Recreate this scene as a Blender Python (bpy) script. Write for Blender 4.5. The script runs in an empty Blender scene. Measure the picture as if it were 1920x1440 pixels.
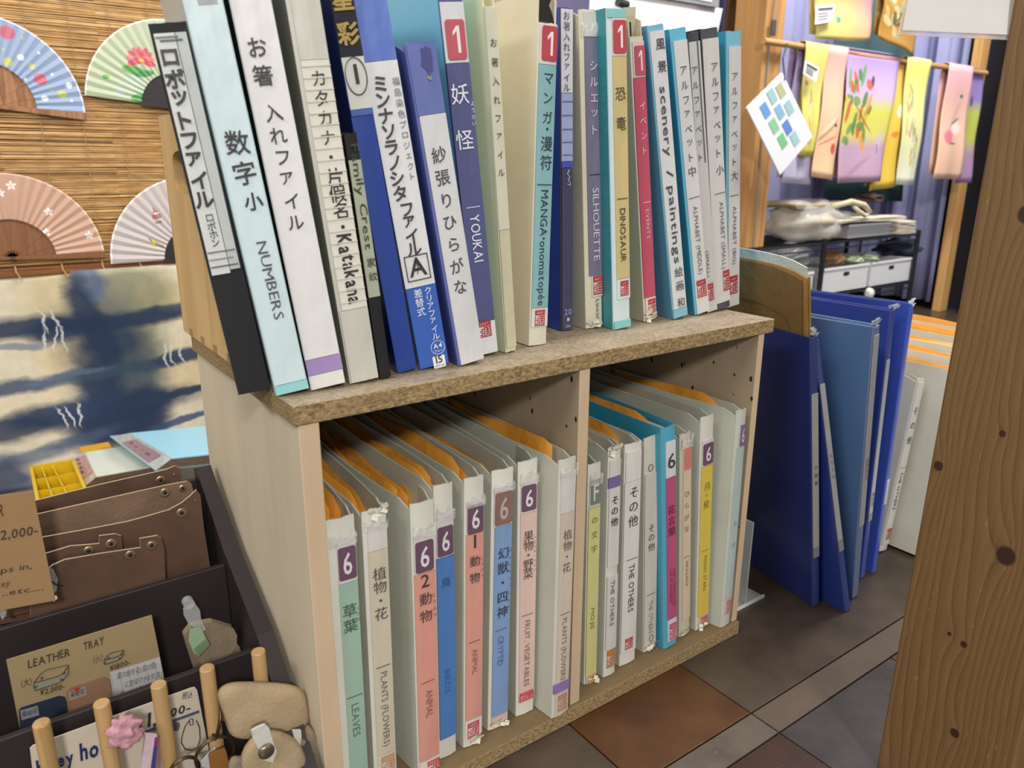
import bpy, math, random
from mathutils import Vector, Matrix
random.seed(7)
S = bpy.context.scene
COL = S.collection
# ------------------------------------------------------------------ camera, world, lights, exposure
CR = ((0.811988, -0.583664, 0.003403), (-0.161053, -0.229564, -0.959887), (0.561014, 0.778869, -0.280367))
CF = 1433.63
CC = Vector((-0.178636, -0.520240, 0.576377))
cd = bpy.data.cameras.new('camera'); cam = bpy.data.objects.new('camera', cd); COL.objects.link(cam)
cd.sensor_width = 36.0; cd.lens = CF/1920*36; cd.clip_start = 0.02; cd.clip_end = 60
cam.matrix_world = Matrix(((CR[0][0], -CR[1][0], -CR[2][0], CC.x), (CR[0][1], -CR[1][1], -CR[2][1], CC.y),
                           (CR[0][2], -CR[1][2], -CR[2][2], CC.z), (0, 0, 0, 1)))
cd.dof.use_dof = True; cd.dof.focus_distance = 0.78; cd.dof.aperture_fstop = 8.5
S.camera = cam
S.view_settings.view_transform = 'Standard'; S.view_settings.look = 'None'
S.view_settings.gamma = 1.0; S.view_settings.use_curve_mapping = False
S.view_settings.exposure = 0.0
w = bpy.data.worlds.new('world'); S.world = w; w.use_nodes = True
w.node_tree.nodes['Background'].inputs[0].default_value = (1.0, 0.975, 0.94, 1)
w.node_tree.nodes['Background'].inputs[1].default_value = 0.55
def area(name, loc, target, size, power, color=(1, .96, .9), sy=None):
    ld = bpy.data.lights.new(name, 'AREA'); ld.energy = power; ld.color = color; ld.size = size
    if sy: ld.shape = 'RECTANGLE'; ld.size_y = sy
    o = bpy.data.objects.new(name, ld); COL.objects.link(o); o.location = loc
    d = Vector(target)-Vector(loc); o.rotation_euler = d.to_track_quat('-Z', 'Y').to_euler(); return o
area('ceiling_lamp_front', (-0.75, -2.6, 1.95), (0.3, 0.0, 0.4), 0.28, 60, sy=0.28)
area('ceiling_lamp_over', (0.5, 0.1, 2.4), (0.6, 0.3, 0), 1.2, 17, sy=0.3)
area('ceiling_lamp_back', (2.1, 0.1, 2.3), (2.2, 1.0, 0.6), 1.0, 60, sy=0.4)
area('ceiling_lamp_left', (-0.2, 0.35, 1.9), (-0.1, 1.42, 0.5), 0.8, 6, sy=0.3)
area('left_fill_light', (-1.9, -0.5, 2.2), (0.0, 0.1, 0.4), 0.9, 22, sy=0.3)  # added fill that brightens the left-facing sides, no lamp of the room

def ray(px, py):
    a, b = (px-960)/CF, (py-720)/CF
    return Vector((CR[0][i]*a+CR[1][i]*b+CR[2][i] for i in range(3)))
def at(px, py, ax, val):
    d = ray(px, py); return CC + d*((val-CC[ax])/d[ax])
def atd(px, py, dist): return CC + ray(px, py)*dist
def proj(P):
    q = Vector(P)-CC; c = [sum(CR[k][i]*q[i] for i in range(3)) for k in range(3)]
    return 960+CF*c[0]/c[2], 720+CF*c[1]/c[2]

# ------------------------------------------------------------------ materials
def lin(c):
    if isinstance(c, str):
        c = tuple(int(c[i:i+2], 16) for i in (0, 2, 4))
    r = [(x/255.0) for x in c]
    return tuple((x/12.92 if x <= .04045 else ((x+.055)/1.055)**2.4) for x in r)+(1,)
MC = {}
class NT:
    def __init__(s, name):
        s.m = bpy.data.materials.new(name); s.m.use_nodes = True; s.t = s.m.node_tree; s.n = s.t.nodes
        s.b = s.n['Principled BSDF']
    def new(s, typ, **k):
        n = s.n.new(typ)
        for a, v in k.items(): setattr(n, a, v)
        return n
    def link(s, a, b): s.t.links.new(a, b)
    def math(s, op, a, b=None, c=None, clamp=False):
        n = s.new('ShaderNodeMath', operation=op); n.use_clamp = clamp
        for i, v in enumerate((a, b, c)):
            if v is None: continue
            if isinstance(v, (int, float)): n.inputs[i].default_value = v
            else: s.link(v, n.inputs[i])
        return n.outputs[0]
    def mix(s, f, a, b, bt='MIX'):
        n = s.new('ShaderNodeMix', data_type='RGBA', blend_type=bt)
        for i, v in ((0, f), (6, a), (7, b)):
            if isinstance(v, (int, float)): n.inputs[i].default_value = v
            elif isinstance(v, tuple): n.inputs[i].default_value = v
            else: s.link(v, n.inputs[i])
        return n.outputs[2]
    def coord(s, kind='Object', scale=(1, 1, 1), loc=(0, 0, 0), rot=(0, 0, 0)):
        tc = s.new('ShaderNodeTexCoord'); mp = s.new('ShaderNodeMapping')
        mp.inputs[1].default_value = loc; mp.inputs[2].default_value = rot; mp.inputs[3].default_value = scale
        s.link(tc.outputs[kind], mp.inputs[0]); return mp.outputs[0]
    def noise(s, vec, scale, detail=3, rough=.5):
        n = s.new('ShaderNodeTexNoise'); n.inputs['Scale'].default_value = scale; n.inputs['Detail'].default_value = detail
        n.inputs['Roughness'].default_value = rough; s.link(vec, n.inputs['Vector']); return n.outputs['Fac']
    def ramp(s, fac, stops):
        n = s.new('ShaderNodeValToRGB'); s.link(fac, n.inputs[0]); e = n.color_ramp.elements
        while len(e) < len(stops): e.new(0.5)
        for i, (p, c) in enumerate(stops): e[i].position = p; e[i].color = c if len(c) == 4 else c+(1,)
        return n.outputs[0]
    def color(s, c):
        if isinstance(c, tuple): s.b.inputs['Base Color'].default_value = c
        else: s.link(c, s.b.inputs['Base Color'])
    def bump(s, h, strength=.3, dist=.001):
        n = s.new('ShaderNodeBump'); n.inputs['Strength'].default_value = strength; n.inputs['Distance'].default_value = dist
        s.link(h, n.inputs['Height']); s.link(n.outputs[0], s.b.inputs['Normal'])
    def rough(s, v): s.b.inputs['Roughness'].default_value = v
def M(c, rough=.55, metal=0, var=.06, vs=60, bump=0, bs=200, coat=0, name=None, alpha=1, trans=0):
    key = (c, rough, metal, var, vs, bump, bs, coat, alpha, trans)
    if key in MC: return MC[key]
    t = NT(name or 'surface'); base = lin(c)
    v = t.coord('Object')
    if var > 0:
        n = t.noise(v, vs, 4)
        f = t.ramp(n, [(.3, (1-var,)*3), (.7, (1,)*3)])
        t.color(t.mix(1.0, base, f, 'MULTIPLY'))
    else: t.color(base)
    t.rough(rough); t.b.inputs['Metallic'].default_value = metal
    if coat: t.b.inputs['Coat Weight'].default_value = coat; t.b.inputs['Coat Roughness'].default_value = .12
    if alpha < 1: t.b.inputs['Alpha'].default_value = alpha
    if trans: t.b.inputs['Transmission Weight'].default_value = trans
    if bump: t.bump(t.noise(v, bs, 3), bump, .001)
    MC[key] = t.m; return t.m
def sleeve(c, amt=.35):           # paper behind crinkled clear plastic film
    if int(c[:2], 16) < 0x28 and int(c[4:], 16) < 0x30: return M(c, .75, var=.1)
    key = ('sleeve', c, amt)
    if key in MC: return MC[key]
    t = NT('film_over_paper'); v = t.coord('Object', (1, 1, .45))
    n1 = t.noise(v, 55, 2); n2 = t.noise(v, 16, 2)
    f = t.ramp(n2, [(.3, (.93,)*3), (.7, (1,)*3)])
    t.color(t.mix(1.0, lin(c), f, 'MULTIPLY')); t.rough(.38)
    t.b.inputs['Coat Weight'].default_value = .4; t.b.inputs['Coat Roughness'].default_value = .10
    t.bump(t.math('ADD', n1, t.math('MULTIPLY', n2, 2.0)), min(1, amt*1.7), .003)
    MC[key] = t.m; return t.m
def worn(c, dirt='8f8a78', rough=.55):
    key = ('worn', c, dirt)
    if key in MC: return MC[key]
    t = NT('worn_board'); v = t.coord('Object')
    n = t.noise(v, 9, 5, .6); n2 = t.noise(v, 220, 2)
    a = t.ramp(n, [(.35, (.88, .87, .84)), (.65, (1, 1, 1))])
    base = t.mix(1.0, lin(c), a, 'MULTIPLY')
    spk = t.ramp(n2, [(.74, (0, 0, 0)), (.78, (1, 1, 1))])
    t.color(t.mix(t.math('MULTIPLY', spk, .5), base, lin(dirt))); t.rough(rough)
    t.bump(n2, .08, .0005); MC[key] = t.m; return t.m
def crumple(c, var=.18):
    key = ('kraft', c)
    if key in MC: return MC[key]
    t = NT('kraft_paper'); v = t.coord('Object')
    n = t.noise(v, 25, 4, .6)
    t.color(t.mix(1.0, lin(c), t.ramp(n, [(.3, (1-var,)*3), (.7, (1,)*3)]), 'MULTIPLY')); t.rough(.7)
    t.bump(n, .5, .006); MC[key] = t.m; return t.m
def wood(name, c1, c2, axis='Z', freq=60, dist=3.0, rough=.5, pores=.25, swirl=()):
    key = ('wood', name)
    if key in MC: return MC[key]
    t = NT(name)
    sc = {'Z': (1, 1, .06), 'X': (.06, 1, 1), 'Y': (1, .06, 1)}[axis]
    v = t.coord('Object', sc)
    big = t.noise(v, 9, 2)
    fine = t.noise(v, freq*4, 3, .6)
    x = t.math('ADD', t.math('MULTIPLY', big, dist*6), t.math('MULTIPLY', fine, .6))
    s = t.math('FRACT', x)
    col = t.ramp(s, [(0, lin(c2)), (.12, lin(c1)), (.75, lin(c1)), (1, lin(c2))])
    f2 = t.ramp(fine, [(.35, (1-pores,)*3), (.6, (1,)*3)])
    t.color(t.mix(1.0, col, f2, 'MULTIPLY')); t.rough(rough); t.bump(fine, .15, .0006)
    MC[key] = t.m; return t.m
def ellipse_group():
    g = bpy.data.node_groups.new('soft_ellipse', 'ShaderNodeTree')
    I = g.interface
    for n, tp, io in (('Color', 'NodeSocketColor', 'INPUT'), ('U', 'NodeSocketFloat', 'INPUT'), ('V', 'NodeSocketFloat', 'INPUT'),
                      ('CU', 'NodeSocketFloat', 'INPUT'), ('CV', 'NodeSocketFloat', 'INPUT'), ('Cos', 'NodeSocketFloat', 'INPUT'),
                      ('Sin', 'NodeSocketFloat', 'INPUT'), ('IRU', 'NodeSocketFloat', 'INPUT'), ('IRV', 'NodeSocketFloat', 'INPUT'),
                      ('Soft', 'NodeSocketFloat', 'INPUT'), ('Ink', 'NodeSocketColor', 'INPUT'), ('Amount', 'NodeSocketFloat', 'INPUT'),
                      ('Out', 'NodeSocketColor', 'OUTPUT')):
        I.new_socket(n, in_out=io, socket_type=tp)
    gi = g.nodes.new('NodeGroupInput'); go = g.nodes.new('NodeGroupOutput')
    def m(op, a, b, clamp=False):
        n = g.nodes.new('ShaderNodeMath'); n.operation = op; n.use_clamp = clamp
        for i, v in enumerate((a, b)):
            if isinstance(v, (int, float)): n.inputs[i].default_value = v
            elif isinstance(v, str): g.links.new(gi.outputs[v], n.inputs[i])
            elif v is not None: g.links.new(v, n.inputs[i])
        return n.outputs[0]
    du = m('SUBTRACT', 'U', 'CU'); dv = m('SUBTRACT', 'V', 'CV')
    a = m('MULTIPLY', m('ADD', m('MULTIPLY', du, 'Cos'), m('MULTIPLY', dv, 'Sin')), 'IRU')
    b = m('MULTIPLY', m('SUBTRACT', m('MULTIPLY', dv, 'Cos'), m('MULTIPLY', du, 'Sin')), 'IRV')
    r = m('SQRT', m('ADD', m('MULTIPLY', a, a), m('MULTIPLY', b, b)), 0)
    k = m('DIVIDE', m('SUBTRACT', 1.0, r), 'Soft', True)
    k = m('MULTIPLY', k, 'Amount')
    mx = g.nodes.new('ShaderNodeMix'); mx.data_type = 'RGBA'
    g.links.new(k, mx.inputs[0]); g.links.new(gi.outputs['Color'], mx.inputs[6]); g.links.new(gi.outputs['Ink'], mx.inputs[7])
    g.links.new(mx.outputs[2], go.inputs[0]); return g
EG = ellipse_group()
def printed(name, base, marks, rough=.6, warp=0, wscale=8, kind='UV', bump=0, fabric=0, basefn=None):
    """cloth or paper carrying a flat print; marks = (u, v, ru, rv, angle, color, softness, amount)"""
    t = NT(name); tc = t.new('ShaderNodeTexCoord'); sp = t.new('ShaderNodeSeparateXYZ'); t.link(tc.outputs[kind], sp.inputs[0])
    U, V = (sp.outputs[0], sp.outputs[1]) if kind == 'UV' else (sp.outputs[0], sp.outputs[2])
    if warp:
        n = t.new('ShaderNodeTexNoise'); n.inputs['Scale'].default_value = wscale; n.inputs['Detail'].default_value = 5
        n.inputs['Roughness'].default_value = .62
        t.link(tc.outputs[kind], n.inputs['Vector']); s2 = t.new('ShaderNodeSeparateColor'); t.link(n.outputs['Color'], s2.inputs[0])
        U = t.math('ADD', U, t.math('MULTIPLY', t.math('SUBTRACT', s2.outputs[0], .5), warp))
        V = t.math('ADD', V, t.math('MULTIPLY', t.math('SUBTRACT', s2.outputs[1], .5), warp))
    cur = basefn(t, U, V) if basefn else lin(base)
    for mk in marks:
        u, v, ru, rv, ang, c, soft, amt = list(mk)+[.1, 1.0][len(mk)-6:]
        g = t.new('ShaderNodeGroup'); g.node_tree = EG
        if isinstance(cur, tuple): g.inputs['Color'].default_value = cur
        else: t.link(cur, g.inputs['Color'])
        t.link(U, g.inputs['U']); t.link(V, g.inputs['V'])
        for nme, val in (('CU', u), ('CV', v), ('Cos', math.cos(math.radians(ang))), ('Sin', math.sin(math.radians(ang))),
                         ('IRU', 1/ru), ('IRV', 1/rv), ('Soft', soft), ('Ink', lin(c)), ('Amount', amt)):
            g.inputs[nme].default_value = val
        cur = g.outputs[0]
    if fabric:
        v = t.coord('Object'); n = t.noise(v, 40, 4); cur = t.mix(fabric, cur, t.ramp(n, [(.3, (.6,)*3), (.7, (1,)*3)]), 'MULTIPLY')
    t.color(cur); t.rough(rough)
    if bump: t.bump(t.noise(t.coord('Object'), 300, 2), bump, .0006)
    return t.m

# ------------------------------------------------------------------ mesh helpers
class MB:
    def __init__(s): s.v = []; s.f = []; s.uv = []; s.mi = []
    def add(s, vs, fs, uv=None, mi=0):
        o = len(s.v); s.v += [tuple(v) for v in vs]
        for k, f in enumerate(fs):
            s.f.append(tuple(i+o for i in f)); s.uv.append(None if uv is None else [uv[i] for i in f]); s.mi.append(mi)
        return s
    def box(s, a, b, mi=0):
        x0, y0, z0 = a; x1, y1, z1 = b
        v = [(x0, y0, z0), (x1, y0, z0), (x1, y1, z0), (x0, y1, z0), (x0, y0, z1), (x1, y0, z1), (x1, y1, z1), (x0, y1, z1)]
        return s.add(v, [(0, 3, 2, 1), (4, 5, 6, 7), (0, 1, 5, 4), (1, 2, 6, 5), (2, 3, 7, 6), (3, 0, 4, 7)], mi=mi)
    def hexa(s, v, mi=0):
        return s.add(v, [(0, 3, 2, 1), (4, 5, 6, 7), (0, 1, 5, 4), (1, 2, 6, 5), (2, 3, 7, 6), (3, 0, 4, 7)], mi=mi)
    def prism(s, poly, d, mi=0, mside=None):
        """poly = 3D points in a plane; extruded by vector d"""
        n = len(poly); p = [Vector(q) for q in poly]; q = [a+Vector(d) for a in p]
        s.add(p+q, [tuple(range(n)), tuple(range(2*n-1, n-1, -1))], mi=mi)
        s.add(p+q, [(i, n+i, n+(i+1) % n, (i+1) % n) for i in range(n)], mi=mi if mside is None else mside)
        return s
    def tube(s, pts, r, seg=10, cap=True, mi=0, closed=False):
        P = [Vector(p) for p in pts]; n = len(P); rs = r if isinstance(r, (list, tuple)) else [r]*n
        vs = []; up = None
        for i, p in enumerate(P):
            a = P[(i-1) % n] if closed else P[max(i-1, 0)]; b = P[(i+1) % n] if closed else P[min(i+1, n-1)]
            t = (b-a).normalized()
            if up is None: up = t.orthogonal().normalized()
            up = (up - t*up.dot(t)).normalized(); w = t.cross(up)
            for k in range(seg):
                an = 2*math.pi*k/seg; vs.append(p+up*(rs[i]*math.cos(an))+w*(rs[i]*math.sin(an)))
        fs = []
        for i in range(n if closed else n-1):
            j = (i+1) % n
            for k in range(seg): fs.append((i*seg+k, i*seg+(k+1) % seg, j*seg+(k+1) % seg, j*seg+k))
        if cap and not closed: fs += [tuple(range(seg-1, -1, -1)), tuple((n-1)*seg+k for k in range(seg))]
        return s.add(vs, fs, mi=mi)
    def grid(s, fn, nu, nv, thick=0, tdir=None, mi=0):
        vs = []; uv = []
        for j in range(nv+1):
            for i in range(nu+1):
                vs.append(Vector(fn(i/nu, j/nv))); uv.append((i/nu, j/nv))
        W = nu+1
        fs = [(j*W+i, j*W+i+1, (j+1)*W+i+1, (j+1)*W+i) for j in range(nv) for i in range(nu)]
        if not thick: return s.add(vs, fs, uv, mi)
        td = Vector(tdir)*thick; N = len(vs)
        vs2 = vs+[p+td for p in vs]; uv2 = uv+uv
        fs2 = fs+[tuple(N+k for k in reversed(f)) for f in fs]
        ring = [i for i in range(W)]+[j*W+nu for j in range(1, nv+1)]+[nv*W+i for i in range(nu-1, -1, -1)]+[j*W for j in range(nv-1, 0, -1)]
        fs2 += [(ring[k], N+ring[k], N+ring[(k+1) % len(ring)], ring[(k+1) % len(ring)]) for k in range(len(ring))]
        return s.add(vs2, fs2, uv2, mi)
    def obj(s, name, mats, parent=None, smooth=False, bevel=0, loc=None, rot=None):
        me = bpy.data.meshes.new(name); me.from_pydata([tuple(v) for v in s.v], [], s.f)
        if any(u is not None for u in s.uv):
            l = me.uv_layers.new(name='UVMap'); k = 0
            for f, u in zip(s.f, s.uv):
                for c in range(len(f)):
                    l.data[k].uv = u[c] if u else (0, 0); k += 1
        for m in (mats if isinstance(mats, (list, tuple)) else [mats]): me.materials.append(m)
        for p, mi in zip(me.polygons, s.mi): p.material_index = mi; p.use_smooth = smooth
        me.validate(); me.update()
        o = bpy.data.objects.new(name, me); COL.objects.link(o)
        if loc is not None: o.location = loc
        if rot is not None: o.rotation_euler = rot
        if parent is not None: o.parent = parent
        if bevel:
            b = o.modifiers.new('bevel', 'BEVEL'); b.width = bevel; b.segments = 2; b.limit_method = 'ANGLE'; b.angle_limit = .6
        return o
def thing(name, label, cat, mat=None, group=None, loc=None, rotz=0):
    o = bpy.data.objects.new(name, None); COL.objects.link(o); o.empty_display_size = .02
    if mat is not None: o.matrix_world = mat
    if loc is not None: o.location = loc; o.rotation_euler = (0, 0, rotz)
    return tag(o, label, cat, group)
def tag(o, label, cat, group=None):
    o['label'] = label; o['category'] = cat
    if group: o['group'] = group
    return o
def struct(o): o['kind'] = 'structure'; return o
def rrect(x0, x1, z0, z1, r, y=0, n=4):
    pts = []
    for cx, cz, a0 in ((x1-r, z1-r, 0), (x0+r, z1-r, 90), (x0+r, z0+r, 180), (x1-r, z0+r, 270)):
        for k in range(n+1):
            a = math.radians(a0+90*k/n); pts.append((cx+r*math.cos(a), y, cz+r*math.sin(a)))
    return pts

# ------------------------------------------------------------------ writing
_gc = {}
_cu = bpy.data.curves.new('glyph', 'FONT'); _cu.resolution_u = 2; _co = bpy.data.objects.new('glyph', _cu)
def glyph(ch, bold=0):
    k = (ch, bold)
    if k not in _gc:
        _cu.body = ch; _cu.offset = bold
        m = _co.to_mesh(); v = [(p.co.x, p.co.y) for p in m.vertices]; f = [tuple(p.vertices) for p in m.polygons]
        _co.to_mesh_clear()
        if v: bb = (min(a for a, b in v), max(a for a, b in v), min(b for a, b in v), max(b for a, b in v))
        else: bb = (0, .3, 0, .3)
        _gc[k] = (v, f, bb)
    return _gc[k]
def write_line(mb, s, size, fx, bold=0, shear=0, jit=0, sx=1.0, center=False):
    """horizontal run of text in a (u,v) plane mapped by fx(u,v) -> 3D"""
    pen = 0; out = []
    for ch in s:
        if ch == ' ': pen += .32*size*sx; continue
        v, f, bb = glyph(ch, bold)
        wch = bb[1]-bb[0]; dy = random.uniform(-jit, jit)*size; ra = random.uniform(-jit, jit)*1.2
        off = pen-bb[0]*size*sx
        mid = (off+(bb[0]+bb[1])/2*size*sx, .35*size)
        P = []
        for a, b in v:
            u = off+a*size*sx+b*size*shear; q = b*size+dy
            du, dq = u-mid[0], q-mid[1]
            P.append((mid[0]+du*math.cos(ra)-dq*math.sin(ra), mid[1]+du*math.sin(ra)+dq*math.cos(ra)))
        out.append((P, f)); pen += (wch+.10)*size*sx
    tot = pen-.10*size*sx
    for P, f in out: mb.add([fx(u-(tot/2 if center else 0), q) for u, q in P], f)
    return tot
def line_len(s, size, bold=0, sx=1.0):
    pen = 0
    for ch in s:
        if ch == ' ': pen += .32*size*sx; continue
        bb = glyph(ch, bold)[2]; pen += (bb[1]-bb[0]+.10)*size*sx
    return pen
def write_col(mb, s, size, x, z0, z1, y, bold=0, jit=0, shear=0, squash=1.0):
    """vertical Japanese column centred on x, from z0 (top) to z1"""
    n = len(s); st = (z1-z0)/n
    for i, ch in enumerate(s):
        if ch == ' ': continue
        v, f, bb = glyph(ch, bold); cx, cy = (bb[0]+bb[1])/2, (bb[2]+bb[3])/2
        small = ch in 'ァィッャュョぁっゃゅょ・'
        if small and ch != '・': cy = (bb[2]+bb[3])/2-.08; 
        zc = z0+st*(i+.5); ra = random.uniform(-jit, jit); jx = random.uniform(-jit, jit)*size*.25
        if ch == 'ー': ra += math.pi/2
        P = []
        for a, b in v:
            u, q = (a-cx)*size*squash+(b-cy)*size*shear, (b-cy)*size
            P.append((x+jx+u*math.cos(ra)-q*math.sin(ra), y, zc+u*math.sin(ra)+q*math.cos(ra)))
        mb.add(P, f)

# ------------------------------------------------------------------ binders
def seal_mesh(mb, x0, x1, z0, z1, y):
    w = x1-x0; h = z1-z0
    def r(a, b, c, d): mb.add([(x0+a*w, y, z0+c*h), (x0+b*w, y, z0+c*h), (x0+b*w, y, z0+d*h), (x0+a*w, y, z0+d*h)], [(0, 1, 2, 3)])
    r(0, .17, .66, 1); r(.21, .37, .66, .80); r(.21, .37, .84, 1); r(.41, .57, .66, .80); r(.41, .57, .84, 1)
    r(.61, .78, .66, .82); r(.61, .78, .86, 1); r(.82, 1, .66, 1)
    r(0, .07, 0, .62); r(.43, .5, 0, .62); r(0, .5, 0, .06); r(.5, 1, 0, .07); r(.93, 1, 0, .62); r(.5, 1, .55, .62)
    for k in range(4): r(.12+(k % 2)*.1, .34+(k % 2)*.05, .10+k*.12, .17+k*.12)
    r(.55, .9, .42, .48); r(.68, .76, .12, .55); r(.56, .9, .28, .34); r(.56, .66, .12, .2); r(.8, .9, .12, .2)
def binder(key, pose, label, spine, cover, z0=.405, group='files standing on the top board', D=.235, strips=(), texts=(), badges=(),
           seals=(), kind='clear', env=0, cover_h=None, spine_top=None, hands=(), lpad=0, envc='c8862a', flare=None, extra=None, cat='file binder', cc=None, pitch=0, film=0, torn=0):
    X, Y, yaw, lean, w, h = pose
    yw, ln = math.radians(yaw), math.radians(lean)
    if flare is None: flare = .006 if kind == 'ring' else .0003
    ux = Vector((math.cos(yw), math.sin(yw), 0)); dy = Vector((-math.sin(yw), math.cos(yw), 0)); uz = Vector((0, 0, 1))
    a = ux*math.cos(ln)+uz*math.sin(ln); b = -ux*math.sin(ln)+uz*math.cos(ln)
    if pitch:
        b = (b+dy*math.tan(math.radians(pitch))).normalized(); dy = b.cross(a).normalized()
    O = Vector((X, Y, z0+.0006))
    if ln < 0: O = O-uz*math.sin(ln)*w
    mat = Matrix(((a.x, dy.x, b.x, O.x), (a.y, dy.y, b.y, O.y), (a.z, dy.z, b.z, O.z), (0, 0, 0, 1)))
    T = thing(key, label, cat, mat=mat, group=group)
    def zp(py, x=None):
        lo, hi = -.1, .6; x = w/2 if x is None else x
        for _ in range(30):
            m = (lo+hi)/2
            if proj(O+a*x+b*m)[1] > py: lo = m
            else: hi = m
        return lo
    sh = zp(spine_top) if spine_top is not None else h
    ch = cover_h or h
    t = .0016
    # spine board: faintly rounded outward, hollow behind
    mb = MB(); n = 6
    prof = [(w*i/n, -(.0012 if kind == 'ring' else .0006)*math.sin(math.pi*i/n)) for i in range(n+1)]
    tops = []
    vs = []
    for i, (x, y) in enumerate(prof):
        zt = sh-random.uniform(0, .0012); zb = random.uniform(0, .0006)
        vs += [(x, y, zb), (x, y, zt), (x, y+t, zt), (x, y+t, zb)]
    fs = []
    for i in range(n):
        p, q = 4*i, 4*(i+1)
        fs += [(p, q, q+1, p+1), (p+1, q+1, q+2, p+2), (p+2, q+2, q+3, p+3), (p+3, q+3, q, p)]
    fs += [(0, 1, 2, 3), (4*n+3, 4*n+2, 4*n+1, 4*n)]
    mb.add(vs, fs); sp = mb.obj('spine', worn(spine) if kind == 'ring' else sleeve(spine, .12), T)
    # covers, curving outward over the bulk of the contents
    for sgn, x0 in ((-1, 0), (1, w)):
        fl = (flare if isinstance(flare, (int, float)) else flare[0 if sgn < 0 else 1])
        seed = random.random()
        def cf(u, v, sgn=sgn, x0=x0, fl=fl):
            y = t+u*(D-t); zc = ch
            if u < .06 and kind == 'ring': zc = ch-(.06-u)/.06*.006
            return (x0-(t if sgn > 0 else 0)+sgn*fl*math.sin(math.pi*min(1, u*1.0))**.8+(0), y, v*zc)
        m2 = MB(); m2.grid(cf, 14, 1, thick=t, tdir=(1, 0, 0))
        m2.obj('cover', worn(cc or cover) if kind == 'ring' else M(cover, .3, var=.05, vs=12, coat=.3), T, smooth=False)
    if kind == 'clear':
        m3 = MB(); k = max(2, int((w-2*t)/.003))
        for i in range(k):
            x = t+.0005+(w-2*t-.001)*i/k
            m3.box((x, .006, .003), (x+.0012, D-.008, min(ch, sh)-.004-random.random()*.003))
        m3.obj('pages', M('d8dcd8', .5, var=.1), T)
    if kind == 'ring' or env:
        # ring mechanism behind the spine and the bound envelopes
        m4 = MB(); r = max(.003, w/2-t-.001)
        arc = [(w/2+r*math.cos(math.pi*k/8), .003+.020*math.sin(math.pi*k/8)) for k in range(9)]
        zt = min(ch, sh)-.016; zb = zt-.03
        m4.add([(x, y, zt) for x, y in arc]+[(x, y, zb) for x, y in arc], [tuple(range(9)), tuple(range(17, 8, -1))]+[(i, 9+i, 9+(i+1) % 9, (i+1) % 9) for i in range(9)])
        for zz in (.3, .7): m4.tube([(w/2, .02, sh*zz), (w/2, .035, sh*zz)], .0015, 6)
        m4.obj('ring_mechanism', M('3a302a', .35, .3, var=.1), T)
    for e in range(env):
        ph = random.uniform(0, 6); top = ch-.012+random.uniform(-.006, .014)+(.0 if e % 2 else .004); am = random.uniform(.0008, .0022)
        xs = w*.12+(w*.76)*(e+.5)/env; dd = D-.012-random.uniform(0, .02); y0 = .022+random.uniform(0, .012)
        bul = (e/(max(1, env-1))-.5)*2*.8*(flare if isinstance(flare, (int, float)) else min(flare))
        cut = random.uniform(.02, .12)
        def ef(u, v, ph=ph, top=top, am=am, xs=xs, dd=dd, y0=y0, bul=bul, cut=cut):
            z = .006+v*(top-.006); 
            if u < cut: z = .006+v*(top-.006-(cut-u)*.12)
            z += v*.0035*math.sin(u*5+ph)
            return (xs+bul*math.sin(math.pi*u)+am*math.sin(u*11+ph+v*2)*v, y0+u*(dd-y0), z)
        m5 = MB(); m5.grid(ef, 16, 3, thick=.0007, tdir=(1, 0, 0))
        m5.obj('paper_envelope', crumple(envc if e % 2 else 'd8932f'), T, smooth=True)
    first = None
    yb = -.0016
    for i, st in enumerate(strips):
        p0, p1, xa, xb, c = st[:5]
        zt, zb = min(zp(p0), sh-.0006), max(zp(p1), .0005)
        m6 = MB(); nx = 4
        def lf(u, v, xa=xa, xb=xb, zt=zt, zb=zb, i=i):
            x = (xa+(xb-xa)*u)*w
            return (x, yb-.00012*i-(0.0006 if kind == 'ring' else 0)*math.sin(math.pi*x/w), zb+(zt-zb)*v)
        m6.grid(lf, nx, 1, thick=.0010, tdir=(0, 1, 0))
        o = m6.obj('spine_label' if i == 0 else 'label_band', sleeve(c, .35 if len(st) < 6 else st[5]), T)
        if first is None: first = o
    par = first or sp
    yt = yb-.00012*max(1, len(strips))-.0009
    for (p0, p1, xa, xb, c, chs, cc2) in badges:
        zt, zb = zp(p0), zp(p1); m7 = MB()
        rr = min((xb-xa)*w, zt-zb)*.14
        m7.prism(rrect(xa*w, xb*w, zb, zt, rr, yt), (0, .0008, 0))
        bo = m7.obj('number_badge', sleeve(c, .3), par)
        if chs:
            v, f, bb = glyph(chs, .012)
            if chs == '1': v, f, bb = [(.20, 0), (.32, 0), (.32, .72), (.20, .72), (.04, .56), (.04, .46), (.20, .58)], [(0, 1, 2, 3), (6, 3, 4, 5)], (-.02, .36, 0, .72)
            hh = (zt-zb)*.68; sc = hh/(bb[3]-bb[2]); sxx = min(sc, (xb-xa)*w*.5/(bb[1]-bb[0]))
            cx, cz = (xa+xb)/2*w, (zt+zb)/2
            m8 = MB(); m8.add([(cx+(p-(bb[0]+bb[1])/2)*sxx, yt-.0003, cz+(q-(bb[2]+bb[3])/2)*sc) for p, q in v], f)
            m8.obj('numeral', M(cc2, .4, var=0), par)
    for (p0, p1, xa, xb, c) in seals:
        m9 = MB(); seal_mesh(m9, xa*w, xb*w, zp(p1), zp(p0), yt); m9.obj('red_seal', M(c, .4, var=.1), par)
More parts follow.
